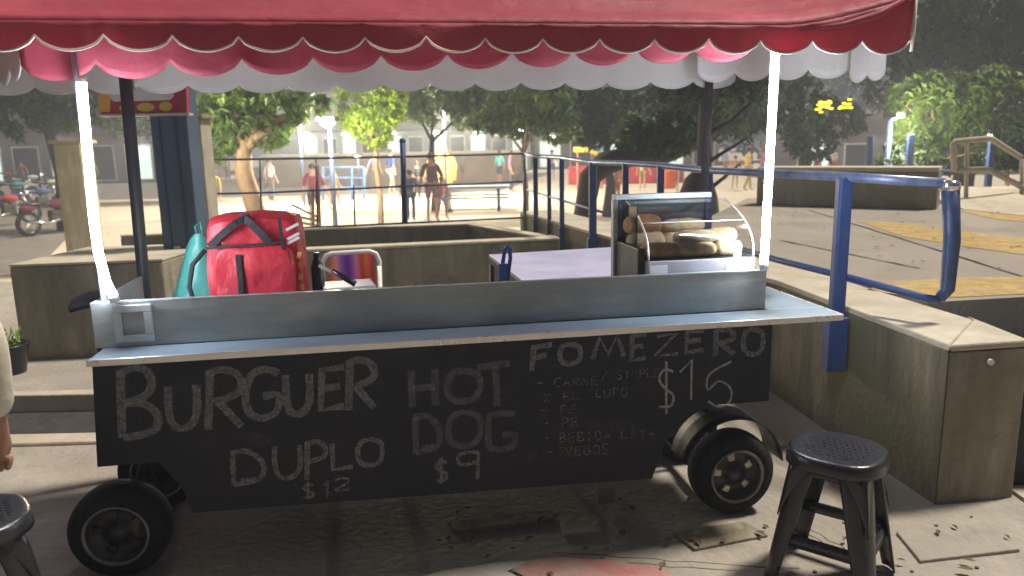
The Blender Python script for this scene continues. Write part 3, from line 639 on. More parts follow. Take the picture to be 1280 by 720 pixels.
MB().grid(gl, 1, 14).build('front_glass', M['glass'], cs, smooth=True)
MB().tube([gl(0, v/14) for v in range(15)], .004, 6).build('glass_edge', M['alu'], cs, smooth=True)
MB().tube([gl(1, v/14) for v in range(15)], .004, 6).build('glass_edge', M['alu'], cs, smooth=True)
MB().tube([gl(u/10, .52) for u in range(11)], .0022, 6).build('glass_seam', M['alu'], cs, smooth=True)
MB().sbox(c0+.005, c0+.075, cb0-.004, cb0-.001, .957, .99).build('sticker', M['white'], cs)
MB().sbox(c1-.12, c1-.03, cb0-.004, cb0-.001, .962, .99).build('sticker', M['white'], cs)
def bread(a_, b_, z_, L, r_, m, rz, label):
    q = Matrix.Rotation(W+rz, 3, 'Z'); c = S(a_, b_, z_+r_*.8); mb = MB()
    def fn(u, v):
        x = (u-.5)*2; k = (1-abs(x)**4)**.5; th = v*2*math.pi; y = math.cos(th)*r_*1.35*k; z = math.sin(th)*r_*1.2*k; z = z if z > 0 else z*.75
        z += .004*noise.noise(Vector((x*3, th, L*50))); return c + q @ Vector((x*L/2, y, z))
    mb.grid(fn, 18, 16); o = mb.build('bread_loaf', m, smooth=True); tag(o, label, 'bread', 'bread in the display case'); return o
bread(.69, .30, 1.009, .165, .029, M['breadA'], .02, 'golden brown bread roll at the front left of the display case')
bread(.835, .30, 1.009, .17, .030, M['breadB'], .10, 'pale long bread roll at the front middle of the display case')
bread(.972, .31, 1.009, .11, .029, M['breadB'], -.15, 'short pale bread roll at the front right of the display case')
bread(.835, .31, 1.058, .19, .026, M['breadB'], .12, 'pale bread roll lying across the front middle one')
bread(.965, .35, 1.056, .12, .028, M['breadB'], -.25, 'small pale roll on top at the right of the display case')
bread(.69, .46, 1.009, .16, .045, M['breadB'], 0, 'pale roll at the back left bottom of the display case')
bread(.68, .47, 1.085, .16, .038, M['breadA'], .05, 'golden bread roll on top at the back left of the display case')
bread(.835, .48, 1.009, .18, .045, M['breadB'], 0, 'pale roll at the back middle bottom of the display case')
bread(.85, .47, 1.085, .20, .027, M['breadB'], .12, 'pale long roll on top at the back of the display case')
# red delivery backpack
bg = empty('delivery_backpack', S(-.85, .64, .855), 'big red insulated delivery backpack standing in the cart', 'backpack')
def rbox(a0, a1, b0, b1, z0, z1, bulge=.02, n=8, seed=0, taper=0):
    mb = MB()
    for face in range(5):
        def fn(u, v, face=face):
            x, y, z = {0: (u, 0, v), 1: (1, u, v), 2: (1-u, 1, v), 3: (0, 1-u, v), 4: (u, v, 1)}[face]
            cx, cy, cz = x-.5, y-.5, z-.5
            k = bulge*(1-(2*cz)**4); r_ = 1-.06*(abs(2*cx)**6)*(abs(2*cy)**6)-.0
            hgt = 1-.05*(abs(2*cx)**5)*(z)-.05*(abs(2*cy)**5)*z
            tp = 1-taper*z
            P = S((a0+a1)/2+(a1-a0)*cx*r_*tp+(k*cx*2), (b0+b1)/2+(b1-b0)*cy*r_*tp+k*cy*2, z0+(z1-z0)*(z*hgt))
            nn_ = Vector((noise.noise(P*9+Vector((seed, 0, 0))), noise.noise(P*9+Vector((0, seed+7, 0))), noise.noise(P*11+Vector((0, 0, seed)))))
            wr = abs(noise.noise(Vector((P.x*6+seed, P.y*6, P.z*3))))
            return P+nn_*.009+(-E2*.026*wr if face == 0 else Vector())
        mb.grid(fn, n, n)
    return mb
bp_ = rbox(-.985, -.655, .44, .69, .857, 1.212, .012, 16, 2, .07)
bp_.build('main_bag', M['bagred'], bg, smooth=True)
rbox(-.945, -.68, .405, .46, .862, 1.10, .012, 12, 5, .05).build('front_pocket', M['bagred'], bg, smooth=True)
# strap X over the top, side trims
def ribbon(pts, wd, m, name, par_, th=.004):
    mb = MB(); n = len(pts); L = []; Q = []
    for i, p in enumerate(pts):
        d_ = (pts[min(i+1, n-1)]-pts[max(i-1, 0)]).normalized(); s_ = d_.cross(-E2).normalized()*wd/2; L.append(p+s_); Q.append(p-s_)
    mb.add(L+Q, [(i, i+1, n+i+1, n+i) for i in range(n-1)]); return mb.build(name, m, par_, solid=th)
bf = .420
ribbon([S(-.965, bf-.004, 1.105), S(-.915, bf-.008, 1.150), S(-.87, bf, 1.185), S(-.82, bf+.022, 1.208)], .024, M['strap'], 'strap', bg)
ribbon([S(-.855, bf+.022, 1.210), S(-.815, bf, 1.180), S(-.775, bf-.008, 1.135), S(-.755, bf-.008, 1.108)], .026, M['strap'], 'strap', bg)
ribbon([S(-.975, bf-.004, 1.098), S(-.89, bf-.010, 1.102), S(-.79, bf-.010, 1.106), S(-.70, bf-.006, 1.112)], .009, M['strap'], 'seam_band', bg)
ribbon([S(-.715, bf-.004, 1.20), S(-.708, bf-.012, 1.08), S(-.690, bf-.014, .97), S(-.676, bf-.012, .87)], .012, M['strap'], 'side_band', bg)
ribbon([S(-.865, .390, 1.075), S(-.862, .383, .98), S(-.868, .383, .87)], .018, M['strap'], 'strap', bg)
MB().tube([S(-.985, .44, 1.09), S(-1.03, .42, 1.04), S(-1.045, .41, .96), S(-1.03, .41, .89), S(-.99, .42, .865)], .009, 8).build('shoulder_strap', M['strap'], bg, smooth=True)
for zz in (1.165, 1.130, 1.115):
    MB().box(S(-.672, .418, zz), (.05, .004, .010), Matrix.Rotation(W, 3, 'Z') @ Matrix.Rotation(-.45, 3, 'Y')).build('white_stripe', M['white'], bg)
for k, zz in enumerate((1.06, 1.02, .98, .94, .90)):
    MB().box(S(-.655+.003*(k % 2), .418, zz), (.014, .004, .024), Matrix.Rotation(W, 3, 'Z') @ Matrix.Rotation(.3*(-1)**k, 3, 'Y')).build('orange_print', M['orange'], bg, bevel=.001)
# teal plastic bag beside it
tb = empty('plastic_bag', S(-1.10, .72, .855), 'translucent teal plastic bag hanging behind the backpack', 'bag')
def tealf(u, v):
    th = u*2*math.pi; r_ = (.012+.075*(1-v)**.7)*(1+.22*noise.noise(Vector((math.cos(th)*2, math.sin(th)*2, v*3))))
    return S(-1.065+.02*v+math.cos(th)*r_*1.15, .62+math.sin(th)*r_*.8, .857+.275*v)
MB().grid(tealf, 24, 14).build('bag_body', M['teal'], tb, smooth=True)
MB().tube([S(-1.05, .62, 1.125), S(-1.055, .62, 1.16), S(-1.035, .625, 1.175), S(-1.03, .62, 1.13)], .004, 6).build('bag_handle', M['teal'], tb, smooth=True)
# beach chair behind the cart
bc = empty('beach_chair', S(-.62, 1.45, 0), 'folding beach chair with red, orange and purple stripes and white frame', 'chair')
Yc = 1.35
def C(x, y, b=Yc): a_, z_ = onb(x, y, b); return S(a_, b, z_)
pL = [C(404, 372), C(403, 328), C(407, 320), C(414, 317), C(462, 314), C(470, 317), C(474, 326), C(476, 372)]
MB().tube([Vector((p.x, p.y, p.z)) for p in pL], .012, 10).build('back_frame', M['white'], bc, smooth=True)
q = [C(410, 380), C(471, 380), C(466, 317), C(413, 319)]
fb_ = MB(); fb_.grid(lambda u, v: (q[0]*(1-u)+q[1]*u)*(1-v)+(q[3]*(1-u)+q[2]*u)*v + E2*(.02*math.sin(math.pi*u)*math.sin(math.pi*v)), 12, 12)
fb_.build('back_fabric', M['stripes'], bc, smooth=True, solid=.003)
s0, s1 = q[0], q[1]
for s_, t_ in ((pL[0], pL[-1]),):
    for e_, sg in ((pL[0], 1), (pL[-1], 1)):
        ft = Vector((e_.x, e_.y, 0))
        MB().tube([e_, Vector((e_.x, e_.y, .55))+E2*.06, ft+E2*.30], .011, 8).build('leg', M['white'], bc, smooth=True)
        MB().tube([Vector((e_.x, e_.y, .58))-E2*.42, ft+E2*.02-E2*.06], .011, 8).build('leg', M['white'], bc, smooth=True)
        MB().tube([Vector((e_.x, e_.y, .86))+E2*.02, Vector((e_.x, e_.y, .80))-E2*.30, Vector((e_.x, e_.y, .58))-E2*.42], .012, 8).build('armrest', M['white'], bc, smooth=True)
seatc = [Vector((q[0].x, q[0].y, .56)), Vector((q[1].x, q[1].y, .56))]
MB().add([seatc[0]+E2*.02, seatc[1]+E2*.02, seatc[1]-E2*.40, seatc[0]-E2*.40], [(0, 1, 2, 3)]).build('seat_fabric', M['stripes'], bc, solid=.003)
MB().add([q[0], q[1], seatc[1]+E2*.02, seatc[0]+E2*.02], [(0, 1, 2, 3)]).build('lower_back_fabric', M['stripes'], bc, solid=.003)
# bottle, knife, napkins in the trough
bo = S(-.60, .50, .855); bt = empty('sauce_bottle', bo, 'black sauce bottle beside the backpack', 'bottle')
MB().lathe([(0, 0), (.022, 0), (.024, .01), (.024, .15), (.012, .18), (.012, .20), (0, .20)], bo, n=16).build('bottle_body', M['plastic'], bt, smooth=True)
kn = empty('knife', S(-.50, .40, .965), 'black handled knife leaning up from the counter in front of the striped chair', 'knife')
MB().tube([S(-.455, .34, .955), S(-.50, .345, .985), S(-.535, .35, 1.008)], [.012, .011, .008], 8).build('handle', M['plastic'], kn, smooth=True)
MB().box(S(-.56, .352, 1.016), (.05, .003, .012), Matrix.Rotation(W, 3, 'Z') @ Matrix.Rotation(.55, 3, 'Y')).build('blade', M['chrome'], kn)
nk = empty('napkin_stack', S(-.52, .5, .855), 'stack of white napkins at the foot of the backpack', 'napkins')
for k in range(4): MB().box(S(-.50+.004*k, .48, .866+.020*k), (.22-.01*k, .16, .018), Matrix.Rotation(W+.05*k, 3, 'Z')).build('napkin_layer', M['white'], nk, bevel=.004)
gb = MB().grid(lambda u, v: S(-.27+.24*u, .36+.12*v, .86+.10*math.sin(math.pi*u)**.35*math.sin(math.pi*v)**.4+.012*noise.noise(Vector((u*8, v*5, 2)))), 24, 12)
tag(gb.build('folded_cloth', cloth('grey_brown_cloth', (.13, .12, .09)), smooth=True), 'dark grey folded cloth in the cart left of the blue strap', 'cloth')
# folding table behind the cart
tz = .79
tq = [onz(611, 318, tz), onz(777, 308, tz), onz(790, 352, tz), onz(668, 362, tz)]
ft = empty('folding_table', Vector(((tq[0].x+tq[2].x)/2, (tq[0].y+tq[2].y)/2, 0)), 'folding table with pale lilac top and dark legs behind the cart', 'table')
MB().hexa([p-Vector((0, 0, .025)) for p in tq], tq).build('tabletop', M['tabletop'], ft, bevel=.004)
cen = sum(tq, Vector())/4
for p in tq:
    e_ = p+(cen-p)*.04; e_.z = tz-.026; MB().tube([e_, Vector((e_.x, e_.y, 0))], .014, 8).build('leg', M['black'], ft, smooth=True)
MB().hexa([tq[3]-Vector((0, 0, .05)), tq[0]-Vector((0, 0, .05)), tq[0]+(cen-tq[0])*.05-Vector((0, 0, .05)), tq[3]+(cen-tq[3])*.05-Vector((0, 0, .05))], [v-Vector((0, 0, .0255)) for v in (tq[3], tq[0], tq[0]+(cen-tq[0])*.05, tq[3]+(cen-tq[3])*.05)]).build('apron', M['black'], ft)
# blue strap loop
bs = empty('strap_loop', S(.1, .7, .86), 'bright blue webbing strap looped over the rear edge of the cart', 'strap')
bz = .68
def Cb(x, y, b=bz): a_, z_ = onb(x, y, b); return S(a_, b, z_)
ribbon([Cb(624, 362), Cb(626, 345), Cb(629, 325), Cb(631, 312), Cb(634, 308), Cb(637, 311), Cb(638, 322), Cb(635, 343), Cb(633, 362)], .016, M['blue'], 'loop', bs, .006)
MB().box(Cb(629, 340), (.04, .02, .07), Matrix.Rotation(W, 3, 'Z')).build('buckle', M['blue'], bs, bevel=.004)

# ------------------------------------------------------------------ plastic stools
def stool(loc, rz, label):
    r_ = empty('plastic_stool', loc, label, 'stool', 'black plastic stools')
    Q = Matrix.Rotation(rz, 3, 'Z'); L = Vector(loc)
    def T(x, y, z): return L+Q @ Vector((x, y, z))
    hs = .45; n = 40
    seat = MB(); k = 0
    prof = [(.0, .446), (.05, .446), (.10, .447), (.128, .450), (.142, .449), (.150, .443), (.153, .430), (.155, .418), (.156, .405), (.152, .405), (.149, .415), (.146, .432), (.0, .436)]
    vs = []
    def sq(a): # slightly squared circle
        c_, s_ = math.cos(a), math.sin(a); return 1/((abs(c_)**2.6+abs(s_)**2.6)**(1/2.6))
    for rr, z in prof:
        for j in range(n):
            a_ = 2*math.pi*j/n; f_ = sq(a_)*.97; vs.append(T(rr*f_*math.cos(a_), rr*f_*math.sin(a_), z))
    fs = [(i*n+j, i*n+(j+1) % n, (i+1)*n+(j+1) % n, (i+1)*n+j) for i in range(len(prof)-1) for j in range(n)]
    seat.add(vs, fs); seat.build('seat', M['plastic'], r_, smooth=True)
    # pattern of raised ribs around holes on the seat
    rb_ = MB()
    for i in range(-4, 5):
        for j in range(-5, 6):
            x = i*.024; y = j*.019+(i % 2)*.0095
            if x*x+y*y < .112**2: rb_.box(T(x, y, .4475), (.017, .006, .004), Q)
    rb_.build('grip_pattern', M['plastic'], r_, bevel=.001)
    for sx in (-1, 1):
        for sy in (-1, 1):
            def leg(u, v, sx=sx, sy=sy):   # angle-section tapering leg, splayed outwards
                z = .415*(1-v); sp = .117+.055*v; wd = .082-.036*v
                s_ = (u-.5)*2
                x = sp-(wd*max(0, s_) if s_ > 0 else 0); y = sp-(wd*max(0, -s_) if s_ < 0 else 0)
                rnd = .012*(1-abs(s_))**2*1.2; curve = .0
                top = max(0, 1-v*5)**2
                return T(sx*(x-rnd-.0-.006*top), sy*(y-rnd-.006*top), z+.0)
            MB().grid(leg, 8, 14).build('leg', M['plastic'], r_, smooth=True, solid=.007)
    # arches between legs under the seat
    for a_ in range(4):
        q_ = Matrix.Rotation(a_*math.pi/2, 3, 'Z')
        def arch(u, v):
            x = (u-.5)*2; zb2 = .40-.15*(abs(x)**4)-.02
            z = .415+(zb2-.415)*v; sp = .117+.055*(.415-z)/.415; p_ = q_ @ Vector((x*(sp-.004), -(sp-.003), z)); return T(p_.x, p_.y, p_.z)
        MB().grid(arch, 20, 4).build('apron', M['plastic'], r_, smooth=True, solid=.005)
        def brace(u, v):
            x = (u-.5)*2; z = .135+.04*v-.0; sp = .117+.055*(.415-z)/.415; p_ = q_ @ Vector((x*(sp-.012), -(sp-.014), z)); return T(p_.x, p_.y, p_.z)
        MB().grid(brace, 6, 2).build('stretcher', M['plastic'], r_, smooth=True, solid=.010)
    return r_
sp_ = onz(1047, 562, .45); stool((sp_.x, sp_.y, 0.008), R(52), 'black plastic stool standing alone on the lit paving by the concrete wall')
sp2 = onz(-40, 650, .45); stool((sp2.x, sp2.y, 0.008), R(40), 'black plastic stool cut off by the left edge beside the person in cream')

# ------------------------------------------------------------------ people
def skinmesh(name, pts, edges, m, parent, sub=1, extra=None):
    me = bpy.data.meshes.new(name); off = parent_world(parent)
    me.from_pydata([Vector(p[0]) for p in pts], edges, []); me.materials.append(m)
    o = bpy.data.objects.new(name, me); col.objects.link(o); o.parent = parent
    md = o.modifiers.new('skin', 'SKIN'); md.use_smooth_shade = True
    if not me.skin_vertices: 
        bpy.context.view_layer.objects.active = o
        me.attributes.new  # keep reference
    sv = me.skin_vertices[0].data if me.skin_vertices else None
    if sv is None: return o
    for i, p in enumerate(pts):
        r_ = p[1]; sv[i].radius = (r_, p[2] if len(p) > 2 else r_)
    sv[0].use_root = True
    q = o.modifiers.new('sub', 'SUBSURF'); q.levels = sub; q.render_levels = sub
    return o
def bodymesh(mb, chain_list):
    pass
def person(loc, h, face, label, skin, shirt=None, legs=None, hair=True, pose='stand', long_legs=False, group='people on the plaza', sleeve=1.0, loose=1.0, arm=(.12, .12), fine=False, shoes=None):
    s = h/1.75; r_ = empty('person', loc, label, 'person', group)
    r_.rotation_euler = (0, 0, face)
    def V(x, y, z): return Vector((x*s, y*s, z*s))
    lean = .55 if pose == 'bend' else 0
    step = .18 if pose == 'walk' else .03
    hip = V(0, 0, .93)
    def up(x, y, z): # torso bend about the hips
        dz = z-.93; return V(x, -(math.sin(lean)*dz)+y, .93+math.cos(lean)*dz)
    P = {'pelvis': hip, 'waist': up(0, 0, 1.08), 'chest': up(0, 0, 1.28), 'neckb': up(0, 0, 1.45), 'neck': up(0, -.01, 1.52), 'headc': up(0, -.02, 1.64), 'headt': up(0, -.01, 1.72)}
    for sd_, nm in ((-1, 'L'), (1, 'R')):
        st = step*sd_
        P['hip'+nm] = V(.095*sd_, 0, .90); P['knee'+nm] = V(.105*sd_, -.04-st*.5, .49); P['ank'+nm] = V(.11*sd_, .02-st, .08); P['toe'+nm] = V(.125*sd_, -.15-st, .03)
        P['sh'+nm] = up(.175*sd_, 0, 1.42)
        a_ = arm[0 if sd_ < 0 else 1]
        if isinstance(a_, tuple): el = up(*a_[0]); wr = up(*a_[1])
        else: el = up((.20+a_*.6)*sd_, .02, 1.13); wr = up((.21+a_)*sd_, -.08-st*.4, .88)
        if pose == 'bend' and not isinstance(a_, tuple): el = V(.2*sd_, -.36, .98); wr = V(.15*sd_, -.46, .74)
        P['el'+nm] = el; P['wr'+nm] = wr; P['pm'+nm] = wr+(wr-el).normalized()*.08*s
    rad = dict(pelvis=.125, waist=.115, chest=.135, neckb=.07, neck=.052, headc=.088, headt=.055, hipL=.088, hipR=.088, kneeL=.055, kneeR=.055, ankL=.038, ankR=.038, toeL=.028, toeR=.028, shL=.058, shR=.058, elL=.040, elR=.040, wrL=.027, wrR=.027, pmL=.034, pmR=.034)
    def mk(names, edges, mul, m, nm):
        idx = {k: i for i, k in enumerate(names)}
        pts_ = []
        for k in names:
            r0 = rad[k]*s*(mul(k) if callable(mul) else mul); r1 = r0*.78 if k in ('pelvis', 'waist', 'chest') else (r0*.6 if k[:2] == 'pm' else r0)
            pts_.append((P[k], r0, r1))
        return skinmesh(nm, pts_, [(idx[a], idx[b]) for a, b in edges], m, r_, 2 if fine else 1)
    names = ['pelvis', 'waist', 'chest', 'neckb', 'neck', 'headc', 'headt'] + [k+n_ for n_ in 'LR' for k in ('hip', 'knee', 'ank', 'toe', 'sh', 'el', 'wr', 'pm')]
    ed = [('pelvis', 'waist'), ('waist', 'chest'), ('chest', 'neckb'), ('neckb', 'neck'), ('neck', 'headc'), ('headc', 'headt')]
    for n_ in 'LR': ed += [('pelvis', 'hip'+n_), ('hip'+n_, 'knee'+n_), ('knee'+n_, 'ank'+n_), ('ank'+n_, 'toe'+n_), ('neckb', 'sh'+n_), ('sh'+n_, 'el'+n_), ('el'+n_, 'wr'+n_), ('wr'+n_, 'pm'+n_)]
    # fingers: five short chains rooted in the palm
    fingers = []
    for n_, sg in (('L', -1), ('R', 1)):
        d_ = (P['wr'+n_]-P['el'+n_]).normalized(); sx = d_.cross(Vector((1, 0, 0))).normalized()
        for k in range(4):
            nm1, nm2 = 'f%d%s' % (k, n_), 'g%d%s' % (k, n_)
            base = P['pm'+n_]+sx*(k-1.5)*.021*s; ln = (.062, .075, .07, .055)[k]*s
            P[nm1] = base+d_*ln*.5; P[nm2] = base+d_*ln+Vector((-sg*.015*s, 0, 0)); rad[nm1] = .0095; rad[nm2] = .008
            names += [nm1, nm2]; ed += [('pm'+n_, nm1), (nm1, nm2)]
        P['t1'+n_] = P['wr'+n_]+d_*.03*s-sx*.045*s; P['t2'+n_] = P['t1'+n_]+d_*.04*s-sx*.008*s; rad['t1'+n_] = .012; rad['t2'+n_] = .009
        names += ['t1'+n_, 't2'+n_]; ed += [('wr'+n_, 't1'+n_), ('t1'+n_, 't2'+n_)]
    mk(names, ed, 1, skin, 'body')
    hc = P['headc']
    if hair:
        hb_ = MB(); off = parent_world(r_)
        hb_.ball(hc+V(0, .018, .025)+off, (.092*s, .10*s, .098*s), 14, 10); hb_.build('hair', M['hair'], r_, smooth=True)
    fc_ = MB(); off = parent_world(r_)
    fc_.ball(hc+V(0, -.098, .0)+off, (.013*s, .018*s, .02*s), 8, 6)
    fc_.build('nose', skin, r_, smooth=True)
    ey = MB()
    for sg in (-1, 1): ey.ball(hc+V(.033*sg, -.082, .02)+off, (.012*s, .008*s, .008*s), 8, 6)
    ey.build('eyes', M['hair'], r_, smooth=True)
    if shirt:
        nm_ = ['pelvis', 'waist', 'chest', 'neckb', 'shL', 'shR']; e_ = [('pelvis', 'waist'), ('waist', 'chest'), ('chest', 'neckb'), ('neckb', 'shL'), ('neckb', 'shR')]
        for n_ in 'LR':
            P['sl'+n_] = P['sh'+n_].lerp(P['el'+n_], min(sleeve, 1)); rad['sl'+n_] = .055*loose; nm_.append('sl'+n_); e_.append(('sh'+n_, 'sl'+n_))
            if sleeve > 1:
                P['sm'+n_] = P['el'+n_].lerp(P['wr'+n_], sleeve-1); rad['sm'+n_] = .050*loose; nm_.append('sm'+n_); e_.append(('sl'+n_, 'sm'+n_))
        mk(nm_, e_, lambda k: 1.16 if k in ('pelvis', 'waist', 'chest') else (1.25 if k[:2] == 'sh' else 1.0), shirt, 'shirt')
    if legs:
        nm_ = ['pelvis', 'hipL', 'hipR']; e_ = [('pelvis', 'hipL'), ('pelvis', 'hipR')]
        for n_ in 'LR':
            if long_legs:
                P['tr'+n_] = P['ank'+n_]; rad['tr'+n_] = .065; nm_ += ['knee'+n_, 'tr'+n_]; e_ += [('hip'+n_, 'knee'+n_), ('knee'+n_, 'tr'+n_)]
            else:
                P['tr'+n_] = P['hip'+n_].lerp(P['knee'+n_], .8); rad['tr'+n_] = .085; nm_ += ['tr'+n_]; e_ += [('hip'+n_, 'tr'+n_)]
        mk(nm_, e_, lambda k: 1.12 if k[:2] != 'tr' else 1, legs, 'trousers' if long_legs else 'shorts')
    return r_
def at_plaza(x, y, z=ZP): return onz(x, y, z)
def pp_(x, yf, yh, z=ZP):   # place by feet, height from the head pixel
    p = onz(x, yf, z); k = (p-CAM).dot(FW); return p, abs(yf-yh)/FPX*k*1.02
folk = [
 (268, 269, 222, 'bend', .6, 'person in a yellow shirt bending forward behind the pale tree trunk', 'skinB', ('yellow_shirt', (.55, .45, .10)), ('navy_shorts', (.03, .04, .10)), 0),
 (395, 284, 207, 'stand', .3, 'person in a maroon shirt standing near the leaning pipe rack', 'skinB', ('maroon_shirt', (.28, .03, .07)), ('dark_shorts', (.06, .03, .05)), 0),
 (419, 262, 210, 'walk', 1.2, 'bare chested person walking in beige shorts', 'skinB', None, ('beige_shorts', (.45, .33, .22)), 0),
 (435, 228, 196, 'stand', 0, 'person in a pale top behind the blue climbing frame', 'skinB', ('sand_shirt', (.5, .4, .25)), ('grey_shorts', (.2, .2, .22)), 0),
 (490, 243, 178, 'walk', 2.2, 'person in a vivid blue shirt just left of the tall blue post', 'skinB', ('vivid_blue_shirt', (.04, .09, .50)), ('white_shorts', (.5, .5, .55)), 0),
 (514, 276, 214, 'stand', 3, 'person in dark clothes half hidden by the tall blue post', 'skinA', ('dark_navy_shirt', (.03, .03, .07)), ('navy_trousers', (.03, .05, .14)), 1),
 (522, 248, 203, 'stand', 1, 'person all in black behind the tall blue post', 'skinA', ('black_shirt', (.02, .02, .03)), ('black_trousers', (.02, .02, .03)), 1),
 (541, 277, 194, 'stand', .4, 'woman-sized person in dark top and purple skirt-like shorts standing by the fence', 'skinA', ('dark_purple_top', (.06, .03, .06)), ('plum_shorts', (.12, .06, .09)), 0),
 (553, 274, 222, 'walk', .8, 'child in a pink top beside the person in dark clothes', 'skinA', ('pink_top', (.5, .15, .18)), ('lilac_shorts', (.3, .25, .4)), 0),
 (639, 240, 190, 'stand', 1.5, 'person in a white and plum top at the far end of the blue railing', 'skinA', ('plum_top', (.22, .08, .2)), ('dark_trousers', (.04, .04, .06)), 1),
 (770, 259, 200, 'stand', .9, 'brown skinned person in orange shorts beyond the blue railing', 'skinA', None, ('rust_shorts', (.38, .14, .06)), 0),
 (803, 238, 196, 'stand', 0, 'person in a cream shirt standing by the orange bin', 'skinB', ('cream_shirt', (.6, .52, .38)), ('khaki_shorts', (.4, .3, .16)), 0),
 (918, 236, 196, 'stand', 0, 'person in a peach top far beyond the bread case', 'skinB', ('peach_shirt', (.6, .3, .22)), ('pale_shorts', (.5, .45, .4)), 0),
 (934, 238, 186, 'walk', 1.7, 'person in yellow clothes raising an arm beyond the bread case', 'skinB', ('mustard_shirt', (.6, .42, .1)), ('mustard_trousers', (.5, .35, .1)), 1),
 (1000, 234, 196, 'stand', .2, 'person in a pale yellow top right of the straight light tube', 'skinB', ('pale_yellow_top', (.6, .55, .3)), ('white_trousers', (.5, .5, .5)), 1),
 (1020, 235, 192, 'walk', .6, 'person in an orange top beside the dark tree on the platform', 'skinA', ('orange_top', (.6, .2, .1)), ('sky_shorts', (.3, .4, .6)), 0),
 (340, 252, 200, 'stand', 2.6, 'person in grey clothes right of the pale tree trunk', 'skinA', ('grey_top', (.3, .3, .32)), ('dark_grey_trousers', (.08, .08, .1)), 1),
 (88, 262, 200, 'stand', .4, 'person in a rose shirt near the parked motorcycles', 'skinB', ('rose_shirt', (.45, .2, .22)), ('blue_jeans', (.08, .12, .25)), 1),
 (12, 226, 168, 'stand', .4, 'person in a navy shirt standing behind the parked motorcycles', 'skinB', ('navy_shirt', (.05, .07, .2)), ('jeans_dark', (.06, .08, .15)), 1),
]
for (x, yf, yh, pose, fz_, lab, sk, sh, lg, lt) in folk:
    zg = ZP
    p, hh = pp_(x, yf, yh, zg)
    if pose == 'bend': hh *= 1.25
    hh = max(1.1, min(1.9, hh))
    person(p, hh, fz_, lab, M[sk], cloth(*sh) if sh else None, cloth(*lg), True, pose, bool(lt), arm=(.1, .18))
extra = [(352, 226, 'teal', (.05, .35, .35), 'a dark skirt'), (372, 232, 'white', (.6, .6, .6), 'black shorts'), (455, 222, 'scarlet', (.5, .04, .04), 'jeans'), (470, 238, 'lavender', (.4, .3, .55), 'grey trousers'), (578, 230, 'olive', (.2, .22, .08), 'brown shorts'), (612, 226, 'salmon', (.6, .3, .25), 'white shorts'), (625, 234, 'turquoise', (.1, .45, .45), 'navy shorts'),
 (690, 226, 'coral', (.65, .2, .15), 'blue shorts'), (955, 230, 'hot pink', (.6, .08, .25), 'grey trousers'), (906, 224, 'light blue', (.3, .45, .65), 'tan shorts'), (1040, 228, 'snow white', (.65, .65, .68), 'red shorts'), (30, 232, 'brick red', (.35, .08, .05), 'blue jeans'), (62, 228, 'charcoal', (.05, .05, .055), 'pale jeans'), (285, 228, 'lemon', (.6, .55, .1), 'green shorts'), (118, 235, 'beige', (.5, .42, .3), 'black trousers')]
botc = {'a dark skirt': (.03, .03, .04), 'black shorts': (.02, .02, .02), 'jeans': (.07, .1, .2), 'grey trousers': (.15, .15, .16), 'brown shorts': (.14, .09, .05), 'white shorts': (.55, .55, .55), 'navy shorts': (.03, .04, .1), 'blue shorts': (.05, .1, .35), 'tan shorts': (.4, .3, .18), 'red shorts': (.4, .05, .05), 'blue jeans': (.06, .1, .22), 'pale jeans': (.25, .32, .42), 'green shorts': (.06, .2, .08), 'black trousers': (.02, .02, .02)}
prnd = random.Random(12)
for (x, yf, cn, cc_, bn_) in extra:
    p, hh = pp_(x, yf, yf-30, ZP)
    person(p, prnd.uniform(1.5, 1.75), prnd.uniform(0, 6.28), 'distant person in a %s top and %s' % (cn, bn_), prnd.choice((M['skinA'], M['skinB'])), cloth('far_'+cn.replace(' ', '_'), cc_), cloth('far_'+bn_.replace(' ', '_'), botc[bn_]), True, prnd.choice(('stand', 'walk')), 'j' in bn_ or 'trousers' in bn_, arm=(prnd.uniform(.05, .25), prnd.uniform(.05, .25)))
# near person, mostly outside the frame at the left: loose cream sleeve and brown hand
nl = Vector((-1.60, 1.62, 0)); nfc = R(80); nsc = 1.72/1.75
def nloc(p):   # world point -> the person's own proportions
    q = Matrix.Rotation(-nfc, 3, 'Z') @ (p-nl); return tuple(q/nsc)
nel = ony(-22, 415, 1.72); nwr = ony(-6, 530, 1.80)
near = person(nl, 1.72, nfc, 'person in a loose cream long-sleeved shirt, only the sleeve inside the left edge', M['skinA'], cloth('cream_cloth', (.58, .53, .42)), cloth('dark_brown_trousers', (.03, .025, .025)), True, 'stand', True, group=None, sleeve=1.92, loose=1.0, arm=(.12, (nloc(nel), nloc(nwr))), fine=True)

